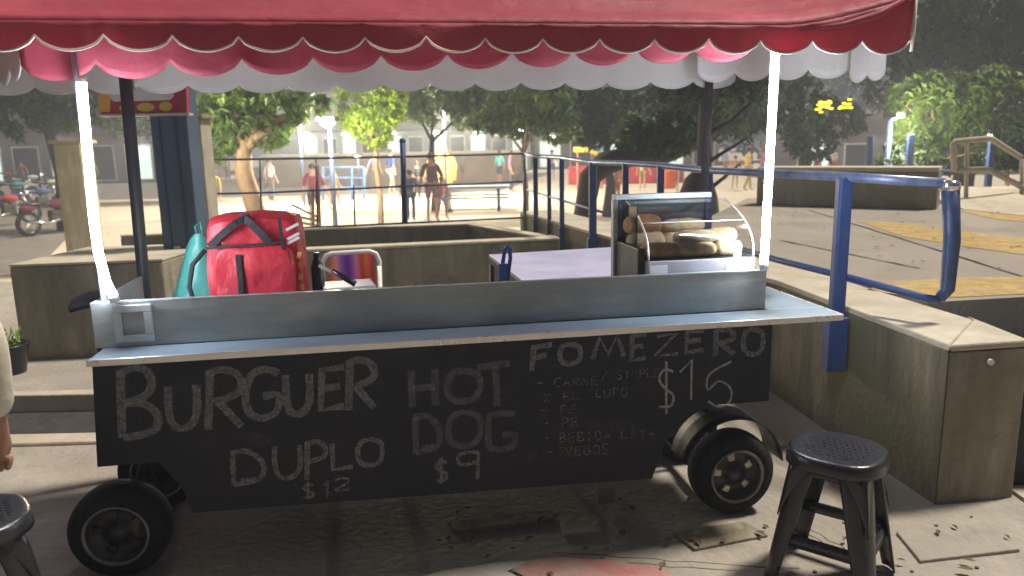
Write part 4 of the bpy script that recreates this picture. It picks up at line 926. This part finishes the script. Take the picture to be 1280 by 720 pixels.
# ------------------------------------------------------------------ trees
def leafmesh(centers, n, size, seed, flat=.7):
    rnd = random.Random(seed); mb = MB(); tot = sum(r_[3]*r_[4]*r_[5] for r_ in centers)
    for (cx, cy, cz, rx, ry, rz) in centers:
        k = int(n*(rx*ry*rz)/tot)
        for i in range(k):
            th = rnd.uniform(0, 6.283); ph = math.acos(rnd.uniform(-1, 1)); rr = rnd.uniform(.35, 1)**.5
            d_ = Vector((math.sin(ph)*math.cos(th), math.sin(ph)*math.sin(th), math.cos(ph)))
            rr *= 1+.28*noise.noise(d_*2.3+Vector((cx, cy, cz)))
            c = Vector((cx+rx*d_.x*rr, cy+ry*d_.y*rr, cz+rz*d_.z*rr))
            if noise.noise(c*(1.1/max(.3, size*4))) < -.22: continue
            sz = size*rnd.uniform(.6, 1.35)
            q = Matrix.Rotation(rnd.uniform(0, 6.283), 3, 'Z') @ Matrix.Rotation(rnd.uniform(-1.1, 1.1), 3, 'X') @ Matrix.Rotation(rnd.uniform(-.6, .6), 3, 'Y')
            vs = [c+q @ Vector(v) for v in ((0, -sz, 0), (sz*.42, 0, sz*.14), (0, sz, -.05*sz), (-sz*.42, 0, sz*.14))]
            k0 = len(mb.v); mb.v += vs; mb.f += [(k0, k0+1, k0+2), (k0, k0+2, k0+3)]
    return mb
def tree(base, trunkpts, radii, blobs, leaf, bark, label, n=3500, size=.12, seed=1, group='trees around the plaza', limbs=4):
    t = empty('tree', base, label, 'tree', group); rnd = random.Random(seed)
    tr = MB().tube(trunkpts, radii, 10); top = Vector(trunkpts[-1])
    tr.build('trunk', bark, t, smooth=True)
    for i in range(min(limbs, len(blobs))):
        b_ = blobs[i*max(1, len(blobs)//limbs) % len(blobs)]; e_ = Vector(b_[:3]); st = Vector(trunkpts[-2]).lerp(top, .7)
        mid = st.lerp(e_, .5)+Vector((rnd.uniform(-.1, .1), rnd.uniform(-.1, .1), .12))
        MB().tube([st, mid, e_], [radii[-1]*.8, radii[-1]*.5, radii[-1]*.2], 6).build('limb', bark, t, smooth=True)
    leafmesh(blobs, n, size, seed).build('crown', leaf, t)
    return t
def tree_px(Y, xt, ybase, ytop, wpx, blobs, leaf, bark, label, z=ZP, **k):
    """trunk column xt, blobs in photo pixels (x, y, rx, ry) at depth Y"""
    s = Y/FPX; rnd = random.Random(k.get('seed', 1)); bx = ony(xt, ytop, Y); base = Vector((bx.x, Y, z))
    tp = [base, Vector((bx.x+wpx*s*.3, Y, z+(bx.z-z)*.4)), Vector((bx.x-wpx*s*.2, Y, z+(bx.z-z)*.75)), Vector((bx.x, Y, bx.z))]
    r0 = wpx*s/2
    bl = []
    for (x, y, rx, ry) in blobs:
        c = ony(x, y, Y+rnd.uniform(-.6, .6)*rx*s); bl.append((c.x, c.y, c.z, rx*s, rx*s*.8, ry*s))
    return tree(base, tp, [r0*1.25, r0, r0*.9, r0*.7], bl, leaf, bark, label, **k)
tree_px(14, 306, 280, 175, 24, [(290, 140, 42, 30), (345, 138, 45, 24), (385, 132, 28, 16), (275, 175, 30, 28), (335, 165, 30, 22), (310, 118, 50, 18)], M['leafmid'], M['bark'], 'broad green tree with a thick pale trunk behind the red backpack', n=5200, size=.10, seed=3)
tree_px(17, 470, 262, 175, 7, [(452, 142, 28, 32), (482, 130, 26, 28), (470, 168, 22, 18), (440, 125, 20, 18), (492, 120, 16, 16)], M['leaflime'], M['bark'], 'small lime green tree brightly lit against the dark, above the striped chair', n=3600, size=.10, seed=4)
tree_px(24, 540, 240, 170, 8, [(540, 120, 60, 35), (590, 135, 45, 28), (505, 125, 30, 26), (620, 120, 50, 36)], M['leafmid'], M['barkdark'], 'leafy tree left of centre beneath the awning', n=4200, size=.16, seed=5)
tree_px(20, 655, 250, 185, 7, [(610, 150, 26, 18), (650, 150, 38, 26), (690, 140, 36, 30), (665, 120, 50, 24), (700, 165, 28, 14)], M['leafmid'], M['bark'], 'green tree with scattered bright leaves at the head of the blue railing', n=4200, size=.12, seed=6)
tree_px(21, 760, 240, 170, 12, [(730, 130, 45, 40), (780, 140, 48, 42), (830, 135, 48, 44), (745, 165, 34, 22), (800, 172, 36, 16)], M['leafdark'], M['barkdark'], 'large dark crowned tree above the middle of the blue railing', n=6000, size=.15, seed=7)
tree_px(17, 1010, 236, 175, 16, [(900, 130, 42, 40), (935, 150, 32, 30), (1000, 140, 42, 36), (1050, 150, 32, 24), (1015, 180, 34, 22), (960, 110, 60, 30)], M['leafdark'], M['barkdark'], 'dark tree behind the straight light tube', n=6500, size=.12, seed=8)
# leaning black trunk
Yl = 12.5; lb_ = [ony(x, y, Yl) for x, y in ((730, 252), (738, 222), (756, 204), (790, 195), (830, 190), (872, 178))]; lb_[0].z = min(lb_[0].z, ZP+.9)
lbase = Vector((lb_[0].x-.1, Yl, ZP))
lt = empty('tree', lbase, 'black silhouetted tree leaning to the right over the blue railing', 'tree', 'trees around the plaza')
MB().tube([lbase]+lb_, [.30, .17, .19, .20, .17, .20, .12], 10).build('trunk', M['barkdark'], lt, smooth=True)
bl = []
for (x, y, rx, ry) in ((800, 165, 34, 22), (850, 160, 40, 26), (880, 140, 30, 26), (830, 188, 34, 10)):
    c = ony(x, y, Yl); s_ = Yl/FPX; bl.append((c.x, c.y, c.z, rx*s_, rx*s_, ry*s_))
leafmesh(bl, 4200, .085, 21).build('crown', M['leafdark'], lt)
# dark trunk with spreading base right of centre
Ys = 10.2; sb = onz(880, 262, ZQ) ; bx = ony(878, 245, Ys)
lt2 = empty('tree', Vector((bx.x, Ys, ZP)), 'dark tree trunk with a swollen foot rising behind the bread display case', 'tree', 'trees around the plaza')
MB().tube([Vector((bx.x-.05, Ys, ZP)), ony(872, 246, Ys), ony(874, 226, Ys), ony(880, 210, Ys), ony(881, 150, Ys), ony(884, 60, Ys)], [.42, .26, .19, .10, .085, .08], 12).build('trunk', M['barkdark'], lt2, smooth=True)
for q_ in (((882, 205), (905, 190), (935, 172)), ((881, 170), (915, 150), (948, 120)), ((882, 240), (905, 222), (925, 205))):
    MB().tube([ony(x, y, Ys) for x, y in q_], [.035, .025, .015], 6).build('limb', M['barkdark'], lt2, smooth=True)
bl = [];
for (x, y, rx, ry) in ((880, 90, 60, 34), (930, 100, 40, 26), (850, 110, 30, 24)):
    c = ony(x, y, Ys); s_ = Ys/FPX; bl.append((c.x, c.y, c.z, rx*s_, rx*s_, ry*s_))
leafmesh(bl, 2600, .08, 22).build('crown', M['leafdark'], lt2)
# right hand mass: lit shrubs and big dark tree
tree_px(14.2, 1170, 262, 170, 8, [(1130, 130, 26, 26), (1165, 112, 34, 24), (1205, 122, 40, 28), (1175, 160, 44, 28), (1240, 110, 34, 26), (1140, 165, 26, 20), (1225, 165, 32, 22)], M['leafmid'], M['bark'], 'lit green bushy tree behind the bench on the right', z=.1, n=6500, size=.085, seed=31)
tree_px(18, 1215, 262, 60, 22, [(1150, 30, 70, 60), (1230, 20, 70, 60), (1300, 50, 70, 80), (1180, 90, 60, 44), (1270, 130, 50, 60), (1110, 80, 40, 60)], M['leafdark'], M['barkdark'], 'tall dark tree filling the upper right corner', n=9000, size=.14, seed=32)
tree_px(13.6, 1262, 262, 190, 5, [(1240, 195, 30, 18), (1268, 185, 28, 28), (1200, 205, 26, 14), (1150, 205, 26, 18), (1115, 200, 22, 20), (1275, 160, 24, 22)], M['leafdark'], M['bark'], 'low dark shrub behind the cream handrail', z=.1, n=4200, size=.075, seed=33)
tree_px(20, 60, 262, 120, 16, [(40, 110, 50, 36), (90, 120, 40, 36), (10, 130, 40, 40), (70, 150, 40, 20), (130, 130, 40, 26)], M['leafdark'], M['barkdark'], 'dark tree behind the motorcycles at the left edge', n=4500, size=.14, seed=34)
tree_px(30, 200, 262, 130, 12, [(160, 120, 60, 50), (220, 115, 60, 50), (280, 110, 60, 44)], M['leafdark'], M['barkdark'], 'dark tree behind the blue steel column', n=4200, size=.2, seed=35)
# a far wood behind everything
wood = []; rnd = random.Random(5)
for i in range(46):
    x = -75+150*i/45; wood.append((x, 66+rnd.uniform(-3, 5), rnd.uniform(4.5, 8), 4.2, 3, rnd.uniform(4.2, 6.5)))
for i in range(24):
    x = -70+140*i/23; wood.append((x, 72, 13+rnd.uniform(-1, 2), 5, 3, 4.5))
tag(leafmesh(wood, 26000, .75, 9).build('far_wood', M['leafdark']), 'dark mass of distant trees closing the view behind the plaza', 'woods', kind='stuff')

# ------------------------------------------------------------------ left: columns, sign, motorcycles
cb = empty('steel_column', Vector((ony(212, 300, 6).x, 6, 0)), 'wide blue-grey steel column under the red sign', 'column')
a = ony(186, 140, 6); b = ony(232, 140, 6)
MB().box(((a.x+b.x)/2+.05, 6, 1.1), (b.x-a.x, .22, 2.2), Matrix.Rotation(0, 3, 'Z')).build('shaft', mat('blue_grey_steel', (.05, .085, .14), .5, (.075, .12, .19), 4, .1, 20), cb, bevel=.01)
for k in (-.07, .05): MB().box(((a.x+b.x)/2+.05+k, 5.885, 1.1), (.014, .012, 2.18)).build('rib', M['bluedark'], cb)
MB().box((ony(222, 310, 5.88).x, 5.876, ony(222, 310, 5.88).z), (.05, .01, .03)).build('latch', M['white'], cb)
cc = empty('concrete_column', Vector((ony(236, 300, 7).x, 7, 0)), 'pale concrete column just right of the blue-grey steel column', 'column', 'concrete columns')
a = ony(218, 150, 7); b = ony(250, 150, 7); MB().box(((a.x+b.x)/2+.05, 7, (a.z+.0)/2), (b.x-a.x, .25, a.z), None).build('shaft', M['conctop'], cc, bevel=.015)
MB().box(((a.x+b.x)/2+.05, 7, a.z+.02), (b.x-a.x+.06, .3, .04)).build('cap', M['conc'], cc, bevel=.01)
c2 = empty('concrete_column', Vector((ony(92, 260, 13).x, 13, ZP)), 'weathered concrete column left of the bent light tube', 'column', 'concrete columns')
a = ony(74, 180, 13); b = ony(108, 180, 13); MB().box(((a.x+b.x)/2, 13, (a.z+ZP)/2), (b.x-a.x, .4, a.z-ZP)).build('shaft', M['conc'], c2, bevel=.02)
MB().box(((a.x+b.x)/2, 13, a.z+.03), (b.x-a.x+.1, .5, .06)).build('cap', M['conc'], c2, bevel=.01)
sg = empty('sign_board', ony(180, 145, 5.9), 'red sign board with white panel and yellow figures hanging under the awning', 'sign')
def SP(pts_, Y, th, m, nm):
    mb = MB(); q = [ony(x, y, Y) for x, y in pts_]
    mb.hexa([Vector((p.x, Y, p.z)) for p in q], [Vector((p.x, Y+th, p.z)) for p in q]); return mb.build(nm, m, sg)
SP([(126, 143), (234, 141), (231, 84), (120, 86)], 5.84, .05, cloth('sign_red', (.45, .05, .08)), 'panel')
SP([(122, 146), (236, 144), (236, 141), (122, 143)], 5.815, .085, M['alu'], 'frame')
SP([(124, 140), (137, 140), (140, 90), (123, 90)], 5.832, .006, M['orange'], 'orange_band')
SP([(137, 122), (142, 127), (212, 125), (217, 120), (216, 88), (137, 90)], 5.830, .008, M['white'], 'white_panel')
for (cx_, cy_, rx_, ry_) in ((158, 135, 9, 5), (182, 134, 11, 5.5), (207, 133, 8, 6)):
    SP([(cx_+rx_*math.cos(k*math.pi/8), cy_+ry_*math.sin(k*math.pi/8)) for k in range(16)], 5.833, .006, cloth('sign_yellow', (.75, .55, .08)), 'yellow_figure')
for x_ in (150, 205): MB().tube([ony(x_, 88, 5.87), ony(x_, 88, 5.87)+Vector((0, 0, .6))], .015, 6).build('post', M['bluedark'], sg)
MB().tube([ony(200, 88, 5.9), ony(200, 150, 5.95)], .04, 8).build('bracket', M['bluedark'], sg)

def motorcycle(loc, rz, label, colr):
    r_ = empty('motorcycle', loc, label, 'motorcycle', 'motorcycles parked at the left'); r_.rotation_euler = (0, 0, rz)
    o = Vector(loc)
    def W_(x, y, z): return o+Vector((x, y, z))
    for x in (-.65, .65):
        ty = MB().lathe([(.22, .04), (.27, .05), (.31, .03), (.315, 0), (.31, -.03), (.27, -.05), (.22, -.04)], W_(x, 0, .315), Vector((0, 1, 0)), 24).build('wheel', M['rubber'], r_, smooth=True)
        sp = MB().lathe([(.21, .02), (.225, .03), (.225, -.03), (.21, -.02), (.21, .02)], W_(x, 0, .315), Vector((0, 1, 0)), 24); 
        for k in range(6): a_ = k*math.pi/3; sp.tube([W_(x, 0, .315), W_(x+.215*math.cos(a_), 0, .315+.215*math.sin(a_))], .01, 5)
        sp.build('rim', M['chrome'], ty, smooth=True)
    MB().tube([W_(.65, .0, .33), W_(.52, 0, .72), W_(.45, 0, .92)], .03, 8).build('fork', M['chrome'], r_, smooth=True)
    MB().ball(W_(.12, 0, .76), (.26, .12, .12), 14, 10).build('fuel_tank', colr, r_, smooth=True)
    MB().ball(W_(-.38, 0, .78), (.36, .12, .06), 14, 8).build('seat', M['plastic'], r_, smooth=True)
    MB().ball(W_(-.62, 0, .70), (.22, .09, .09), 12, 8).build('tail', colr, r_, smooth=True)
    MB().box(W_(.08, 0, .45), (.36, .20, .30)).build('engine', M['rim'], r_, bevel=.03)
    MB().tube([W_(.05, -.14, .36), W_(-.3, -.16, .30), W_(-.72, -.17, .38)], [.025, .03, .045], 8).build('exhaust', M['chrome'], r_, smooth=True)
    MB().tube([W_(.38, -.36, 1.02), W_(.46, -.2, 1.0), W_(.46, .2, 1.0), W_(.38, .36, 1.02)], .014, 8).build('handlebar', M['black'], r_, smooth=True)
    for sy in (-1, 1):
        MB().tube([W_(.42, sy*.26, 1.02), W_(.45, sy*.30, 1.15)], .006, 6).build('mirror_arm', M['black'], r_)
        MB().ball(W_(.45, sy*.31, 1.18), (.02, .06, .04), 8, 6).build('mirror', M['chrome'], r_, smooth=True)
    MB().ball(W_(.58, 0, .90), (.07, .09, .09), 10, 8).build('headlight', M['chrome'], r_, smooth=True)
    MB().grid(lambda u, v: W_(.65+.34*math.cos(math.pi*(.2+.6*u)), (v-.5)*.1, .315+.34*math.sin(math.pi*(.2+.6*u))), 8, 2).build('fender', colr, r_, solid=.01, smooth=True)
    return r_
for i, (x, y, rz, lab, cn) in enumerate(((10, 282, 1.0, 'red motorcycle nearest the left edge, in front of the others', ('bike_red', (.30, .03, .04))), (52, 268, .9, 'dark blue motorcycle parked beside the red one', ('bike_blue', (.04, .06, .16))), (-30, 262, .8, 'black motorcycle half outside the left edge', ('bike_black', (.02, .02, .025))), (40, 240, .7, 'white fronted motorcycle in the rear row of parked bikes', ('bike_white', (.5, .5, .52))), (88, 238, .9, 'grey motorcycle in the rear row close to the pale column', ('bike_grey', (.15, .17, .2))), (70, 292, 1.1, 'maroon motorcycle in the front row close to the concrete block', ('bike_maroon', (.16, .03, .05))), (20, 254, .75, 'teal motorcycle between the front and rear rows', ('bike_teal', (.04, .2, .22))), (64, 250, .85, 'cream motorcycle between the front and rear rows', ('bike_cream', (.45, .40, .30))), (8, 232, .6, 'orange motorcycle farthest back at the left edge', ('bike_orange', (.5, .18, .04))))):
    motorcycle(onz(x, y, ZP), rz, lab, cloth(*cn))
# low blue barrier behind motorcycles
# ------------------------------------------------------------------ far side: building, wall, cars, lamps, play equipment
fw = MB(); 
A_ = ony(330, 222, 40); B_ = ony(655, 214, 40); ztp = ony(500, 193, 40).z
wl = empty('boundary_wall', Vector(((A_.x+B_.x)/2, 40, ZP)), 'long low brown boundary wall across the far side of the plaza', 'wall')
MB().box(((A_.x+B_.x)/2, 40, (ZP+ztp)/2), (B_.x-A_.x, .3, ztp-ZP)).build('wall', M['wallbrown'], wl)
MB().box(((A_.x+B_.x)/2, 40, ztp+.06), (B_.x-A_.x+.1, .42, .12)).build('coping', M['conctop'], wl)
def building(x0, x1, ytop, Y, m, label, nwin, lit=True, zt_=None, zg=ZP):
    a = ony(x0, ytop, Y); b = ony(x1, ytop, Y); zt2 = zt_ or a.z
    r_ = empty('building', Vector(((a.x+b.x)/2, Y, zg)), label, 'building')
    MB().box(((a.x+b.x)/2, Y+3, (zt2+zg)/2), (b.x-a.x, 6, zt2-zg)).build('wall', m, r_)
    MB().box(((a.x+b.x)/2, Y+3, zt2+.12), (b.x-a.x+.6, 6.6, .24)).build('roof', M['conc'], r_)
    wd = (b.x-a.x)/nwin
    for k in range(nwin):
        cx = a.x+wd*(k+.5); hh = min(2.6, (zt2-zg)*.55)
        f_ = MB().box((cx, Y-.03, zg+.1+hh/2), (wd*.72, .06, hh)).build('shopfront', M['alu'], r_)
        MB().box((cx, Y-.064, zg+.1+hh/2), (wd*.64, .006, hh*.9)).build('pane', M['glass_dark'] if k % 2 else M['shoplit'], f_)
        if k % 2 == 0: MB().ball((cx, Y-1.05, zg+min(2.9, (zt2-zg)*.66)), (.30, .12, .10), 10, 6).build('shop_lamp', M['lampglow'], r_, smooth=True)
    MB().box(((a.x+b.x)/2, Y-.5, zg+min(3.1, (zt2-zg)*.7)), (b.x-a.x, 1.0, .12)).build('awning', M['wallbrown'], r_)
    return r_
building(372, 470, 120, 56, M['wallpale'], 'pale green lit shop building behind the lime tree', 4)
building(478, 662, 128, 57, M['wallpale'], 'long pale shop building left of the blue railing', 7)
building(668, 900, 150, 60, M['wallbrown'], 'low brown building behind the leaning tree', 6)
building(-140, 240, 150, 50, cloth('peach_render', (.22, .17, .15)), 'peach coloured building behind the motorcycles', 8)
building(1000, 1300, 150, 40, cloth('pinkish_render', (.20, .155, .15)), 'pinkish building behind the bushes on the right', 6)
def lamp(x, y, Y, label, pw, colr=(1.0, .87, .62), z0=ZP, big=.16):
    p = ony(x, y, Y); r_ = empty('street_lamp', Vector((p.x, Y, z0)), label, 'lamp', 'lamps on the far side')
    MB().tube([Vector((p.x, Y+.1, z0)), Vector((p.x, Y+.1, p.z+.1))], .05, 8).build('pole', M['bluedark'], r_, smooth=True)
    MB().box((p.x, Y, p.z+big*.55), (big*2.6, .5, .1)).build('lamp_head', M['black'], r_, bevel=.02)
    MB().ball((p.x, Y-.05, p.z), (big, big*.7, big*.5), 12, 8).build('bulb', M['lampglow'], r_, smooth=True)
    l = bpy.data.lights.new('lamp_light', 'POINT'); l.energy = pw; l.color = colr; l.shadow_soft_size = .2
    o = bpy.data.objects.new('lamp_light', l); col.objects.link(o); o.location = Vector((0, -.45, p.z-z0-.1)); o.parent = r_
lamp(373, 155, 27, 'bright white lamp left of the lime tree', 900, big=.18)
lamp(410, 154, 15.8, 'wide bright lamp directly left of the lime tree crown', 420, big=.15)
lamp(237, 162, 13, 'white lamp above the pale concrete column', 150, big=.10)
lamp(554, 130, 30, 'small white lamp high under the leafy centre tree', 2400, big=.13)
lamp(447, 196, 36, 'low white lamp like a headlight beside the boundary wall', 60, big=.15)
lamp(1117, 147, 13.4, 'small white lamp added among the leaves to light the right bush', 190, big=.06)  # added source, there to brighten the bush
# yellow lit blossom lights at right
yl = empty('string_light', ony(1040, 130, 16), 'cluster of yellow lights in the dark tree under the awning corner', 'lights')
for k in range(26):
    cx_ = random.choice((1030, 1056)); p = ony(cx_+random.gauss(0, 5), 131+random.gauss(0, 4), 15.6)
    MB().ball(p, (.05, .03, .022), 8, 5).build('bulb', M['yellowglow'], yl, smooth=True)
MB().tube([ony(1014, 124, 15.65), ony(1035, 136, 15.65), ony(1070, 126, 15.65)], .008, 5).build('cable', M['black'], yl)
# parked cars
def car(loc, rz, label, m):
    r_ = empty('parked_car', loc, label, 'car', 'cars parked along the far road'); r_.rotation_euler = (0, 0, rz); o = Vector(loc)
    prof = [(-2.1, .35), (-2.12, .75), (-1.9, .95), (-1.3, 1.02), (-.75, 1.42), (.55, 1.45), (1.15, 1.02), (1.95, .88), (2.12, .6), (2.1, .32)]
    mb = MB(); vs = []
    for sy, w_ in ((-1, .84), (1, .84)):
        for x, z in prof: vs.append(o+Vector((x, sy*(w_-(.16 if z > 1.2 else 0)), z)))
    n = len(prof); mb.add(vs, [tuple(range(n)), tuple(range(2*n-1, n-1, -1))]+[(i, (i+1) % n, n+(i+1) % n, n+i) for i in range(n)])
    mb.build('body', m, r_, bevel=.06)
    for sy in (-1, 1):
        MB().add([o+Vector((x, sy*.79 if z < 1.2 else sy*.70, z)) for x, z in ((-1.15, 1.06), (-.7, 1.36), (.5, 1.38), (1.0, 1.06))], [(0, 1, 2, 3)]).build('side_window', M['glass_dark'], r_, solid=.02)
        for x in (-1.3, 1.3): MB().lathe([(0, .11), (.2, .11), (.31, .1), (.33, 0), (.31, -.1), (0, -.1)], o+Vector((x, sy*.76, .33)), Vector((0, 1, 0)), 20).build('wheel', M['rubber'], r_, smooth=True)
        MB().ball(o+Vector((2.02, sy*.6, .72)), (.08, .14, .08), 8, 6).build('headlight', M['chrome'], r_, smooth=True)
for x, lab, cn, rz in ((345, 'white car parked on the road behind the pale tree trunk', ('car_white', (.6, .6, .62)), .1), (440, 'silver car parked behind the lime tree', ('car_silver', (.35, .37, .4)), 3.2), (600, 'red car parked on the road at centre', ('car_red', (.4, .05, .05)), .05), (560, 'white car parked directly left of the red car', ('car_pale', (.6, .58, .55)), .0)):
    p = ony(x, 205, 45.5 if x < 590 else 48.5); car(Vector((p.x, p.y, ZP+.008)), rz, lab, cloth(*cn))
# play equipment: blue climbing frame, yellow slide tower, red mat, orange bin
cf = empty('climbing_frame', at_plaza(430, 250), 'blue climbing frame with a ladder left of the tall blue post', 'climbing frame', None)
Y_ = at_plaza(430, 250).y
for x in (404, 418, 440, 455): MB().tube([ony(x, 209, Y_), ony(x, 250, Y_)], .05, 8).build('post', cloth('frame_blue', (.08, .20, .55)), cf, smooth=True)
for y in (209, 222, 234): MB().tube([ony(404, y, Y_), ony(455, y, Y_)], .04, 8).build('bar', cloth('frame_blue', (.08, .20, .55)), cf, smooth=True)
ys = empty('play_tower', at_plaza(556, 242), 'yellow play tower with stubby arms at centre left of the railing', 'play equipment')
Y2 = at_plaza(556, 242).y; yc = cloth('tower_yellow', (.55, .42, .12)); s2 = Y2/FPX
c_ = ony(553, 205, Y2); MB().lathe([(0, -1.1), (.42, -1.0), (.45, -.3), (.36, .2), (.22, .6), (.16, 1.1), (.0, 1.2)], c_, n=14).build('tower_body', yc, ys, smooth=True)
MB().tube([ony(545, 196, Y2), ony(536, 205, Y2), ony(532, 222, Y2)], [.16, .12, .10], 8).build('arm', yc, ys, smooth=True)
MB().tube([ony(562, 196, Y2), ony(568, 206, Y2), ony(567, 226, Y2)], [.16, .12, .10], 8).build('arm', M['orange'], ys, smooth=True)
MB().lathe([(.30, 0), (.30, c_.z-ZP-1.0)], Vector((c_.x, c_.y, ZP)), n=12).build('stem', yc, ys, smooth=True)
p = at_plaza(742, 236); sl = empty('slide', p, 'small yellow and blue slide with a coloured panel left of the leaning tree', 'play equipment'); Y3 = p.y
MB().tube([ony(717, 187, Y3), ony(735, 187, Y3), ony(757, 196, Y3)], .12, 8).build('chute', cloth('slide_yellow', (.75, .6, .08)), sl, smooth=True)
MB().box(ony(746, 183, Y3+.1), (.55, .15, .7), Matrix.Rotation(.4, 3, 'Y')).build('panel', cloth('slide_blue', (.15, .3, .7)), sl, bevel=.05)
MB().box(ony(743, 174, Y3), (.45, .2, .3)).build('roof', cloth('slide_pink', (.6, .25, .2)), sl, bevel=.05)
for x in (722, 752): MB().tube([ony(x, 190, Y3), Vector((ony(x, 190, Y3).x, Y3, ZP))], .05, 6).build('leg', cloth('slide_pink', (.6, .25, .2)), sl, smooth=True)
p = at_plaza(795, 234); mt = MB(); mt.box(p+Vector((0, 3.0, .45)), (5.6, .25, .9)); tag(mt.build('banner', cloth('mat_red', (.55, .05, .07)), bevel=.05), 'red padded barrier low behind the leaning tree', 'barrier')
p = at_plaza(836, 248); ob = empty('litter_bin', p, 'bright orange litter bin on the plaza right of the leaning tree', 'bin')
MB().lathe([(.0, .35), (.22, .35), (.26, .95), (.28, .97), (.24, 1.0), (0, .9)], p, n=20).build('bin_body', cloth('bin_orange', (.75, .16, .05)), ob, smooth=True)
MB().tube([p+Vector((.3, 0, 0)), p+Vector((.3, 0, 1.15))], .05, 8).build('post', M['brass'], ob, smooth=True)
ch = at_plaza(600, 262); pt_ = empty('picnic_table', ch, 'pale blue low table with benches at the end of the thin fence', 'table')
MB().box(ch+Vector((-.2, 0, .72)), (2.3, .8, .06)).build('tabletop', cloth('pale_blue', (.35, .5, .6)), pt_)
for dy in (-.7, .7): MB().box(ch+Vector((-.2, dy, .42)), (2.2, .3, .05)).build('bench', cloth('pale_blue', (.35, .5, .6)), pt_)
for dx in (-1.0, .6): MB().box(ch+Vector((dx, 0, .35)), (.08, 1.5, .68)).build('leg', M['blue'], pt_)

# thin haze volume, added to imitate glare and veil the view
import os
hz_ = MB().prism([(-150, -10), (150, -10), (150, 165), (-150, 165)], -1.7, 21)
ho = tag(hz_.build('haze', bpy.data.materials.new('veil_haze')), 'thin haze added over the whole square as a veil of glow', 'haze', kind='stuff')
hm = ho.data.materials[0]; hm.use_nodes = True; hm.node_tree.nodes.clear()
vo = hm.node_tree.nodes.new('ShaderNodeVolumePrincipled'); vo.inputs['Color'].default_value = (.8, .86, 1, 1); vo.inputs['Density'].default_value = .0055; vo.inputs['Anisotropy'].default_value = .3
oo = hm.node_tree.nodes.new('ShaderNodeOutputMaterial'); hm.node_tree.links.new(vo.outputs[0], oo.inputs['Volume'])

lit = MB(); lr = random.Random(3)
for i in range(170):
    if i < 60: c = Vector((lr.uniform(-.3, 2.0), lr.uniform(2.0, 2.9), .022))
    else: c = Vector((lr.uniform(2.4, 7), lr.uniform(4.2, 10.2), ZQ+.006))
    if 1.3 < c.x < 2.0 and c.y > 2.6 and i < 60: continue
    q = Matrix.Rotation(lr.uniform(0, 6.28), 3, 'Z') @ Matrix.Rotation(lr.uniform(-.25, .25), 3, 'X'); z_ = lr.uniform(.012, .03)
    k0 = len(lit.v); lit.v += [c+q @ Vector(v) for v in ((0, -z_, 0), (z_*.45, 0, .004), (0, z_, 0), (-z_*.45, 0, .004))]; lit.f += [(k0, k0+1, k0+2), (k0, k0+2, k0+3)]
tag(lit.build('leaf_litter', cloth('dry_leaf', (.16, .11, .05))), 'dry fallen leaves scattered over the paving and the platform', 'leaves', kind='stuff')

def joint(p0, p1, z, name, wd=.012):
    a = onz(*p0, z); b = onz(*p1, z); d = (b-a).normalized(); nn_ = Vector((-d.y, d.x, 0)); n = 14; L = []; Q = []
    for i in range(n+1):
        c = a.lerp(b, i/n)+nn_*.02*noise.noise(Vector((i*.9, p0[0], 0))); ww = wd*(.5+abs(noise.noise(Vector((i*.7, 3, p0[1])))))
        L.append(c+nn_*ww+Vector((0, 0, .0)) ); Q.append(c-nn_*ww)
    struct(MB().add(L+Q, [(i, i+1, n+2+i, n+1+i) for i in range(n)]), name, M['soil'])
joint((1010, 262), (1278, 345), ZQ+.001, 'floor_joint'); joint((975, 300), (1150, 335), ZQ+.001, 'floor_joint')
joint((690, 690), (1000, 712), .019, 'floor_crack', .004); joint((1010, 660), (1110, 716), .019, 'floor_crack', .004)
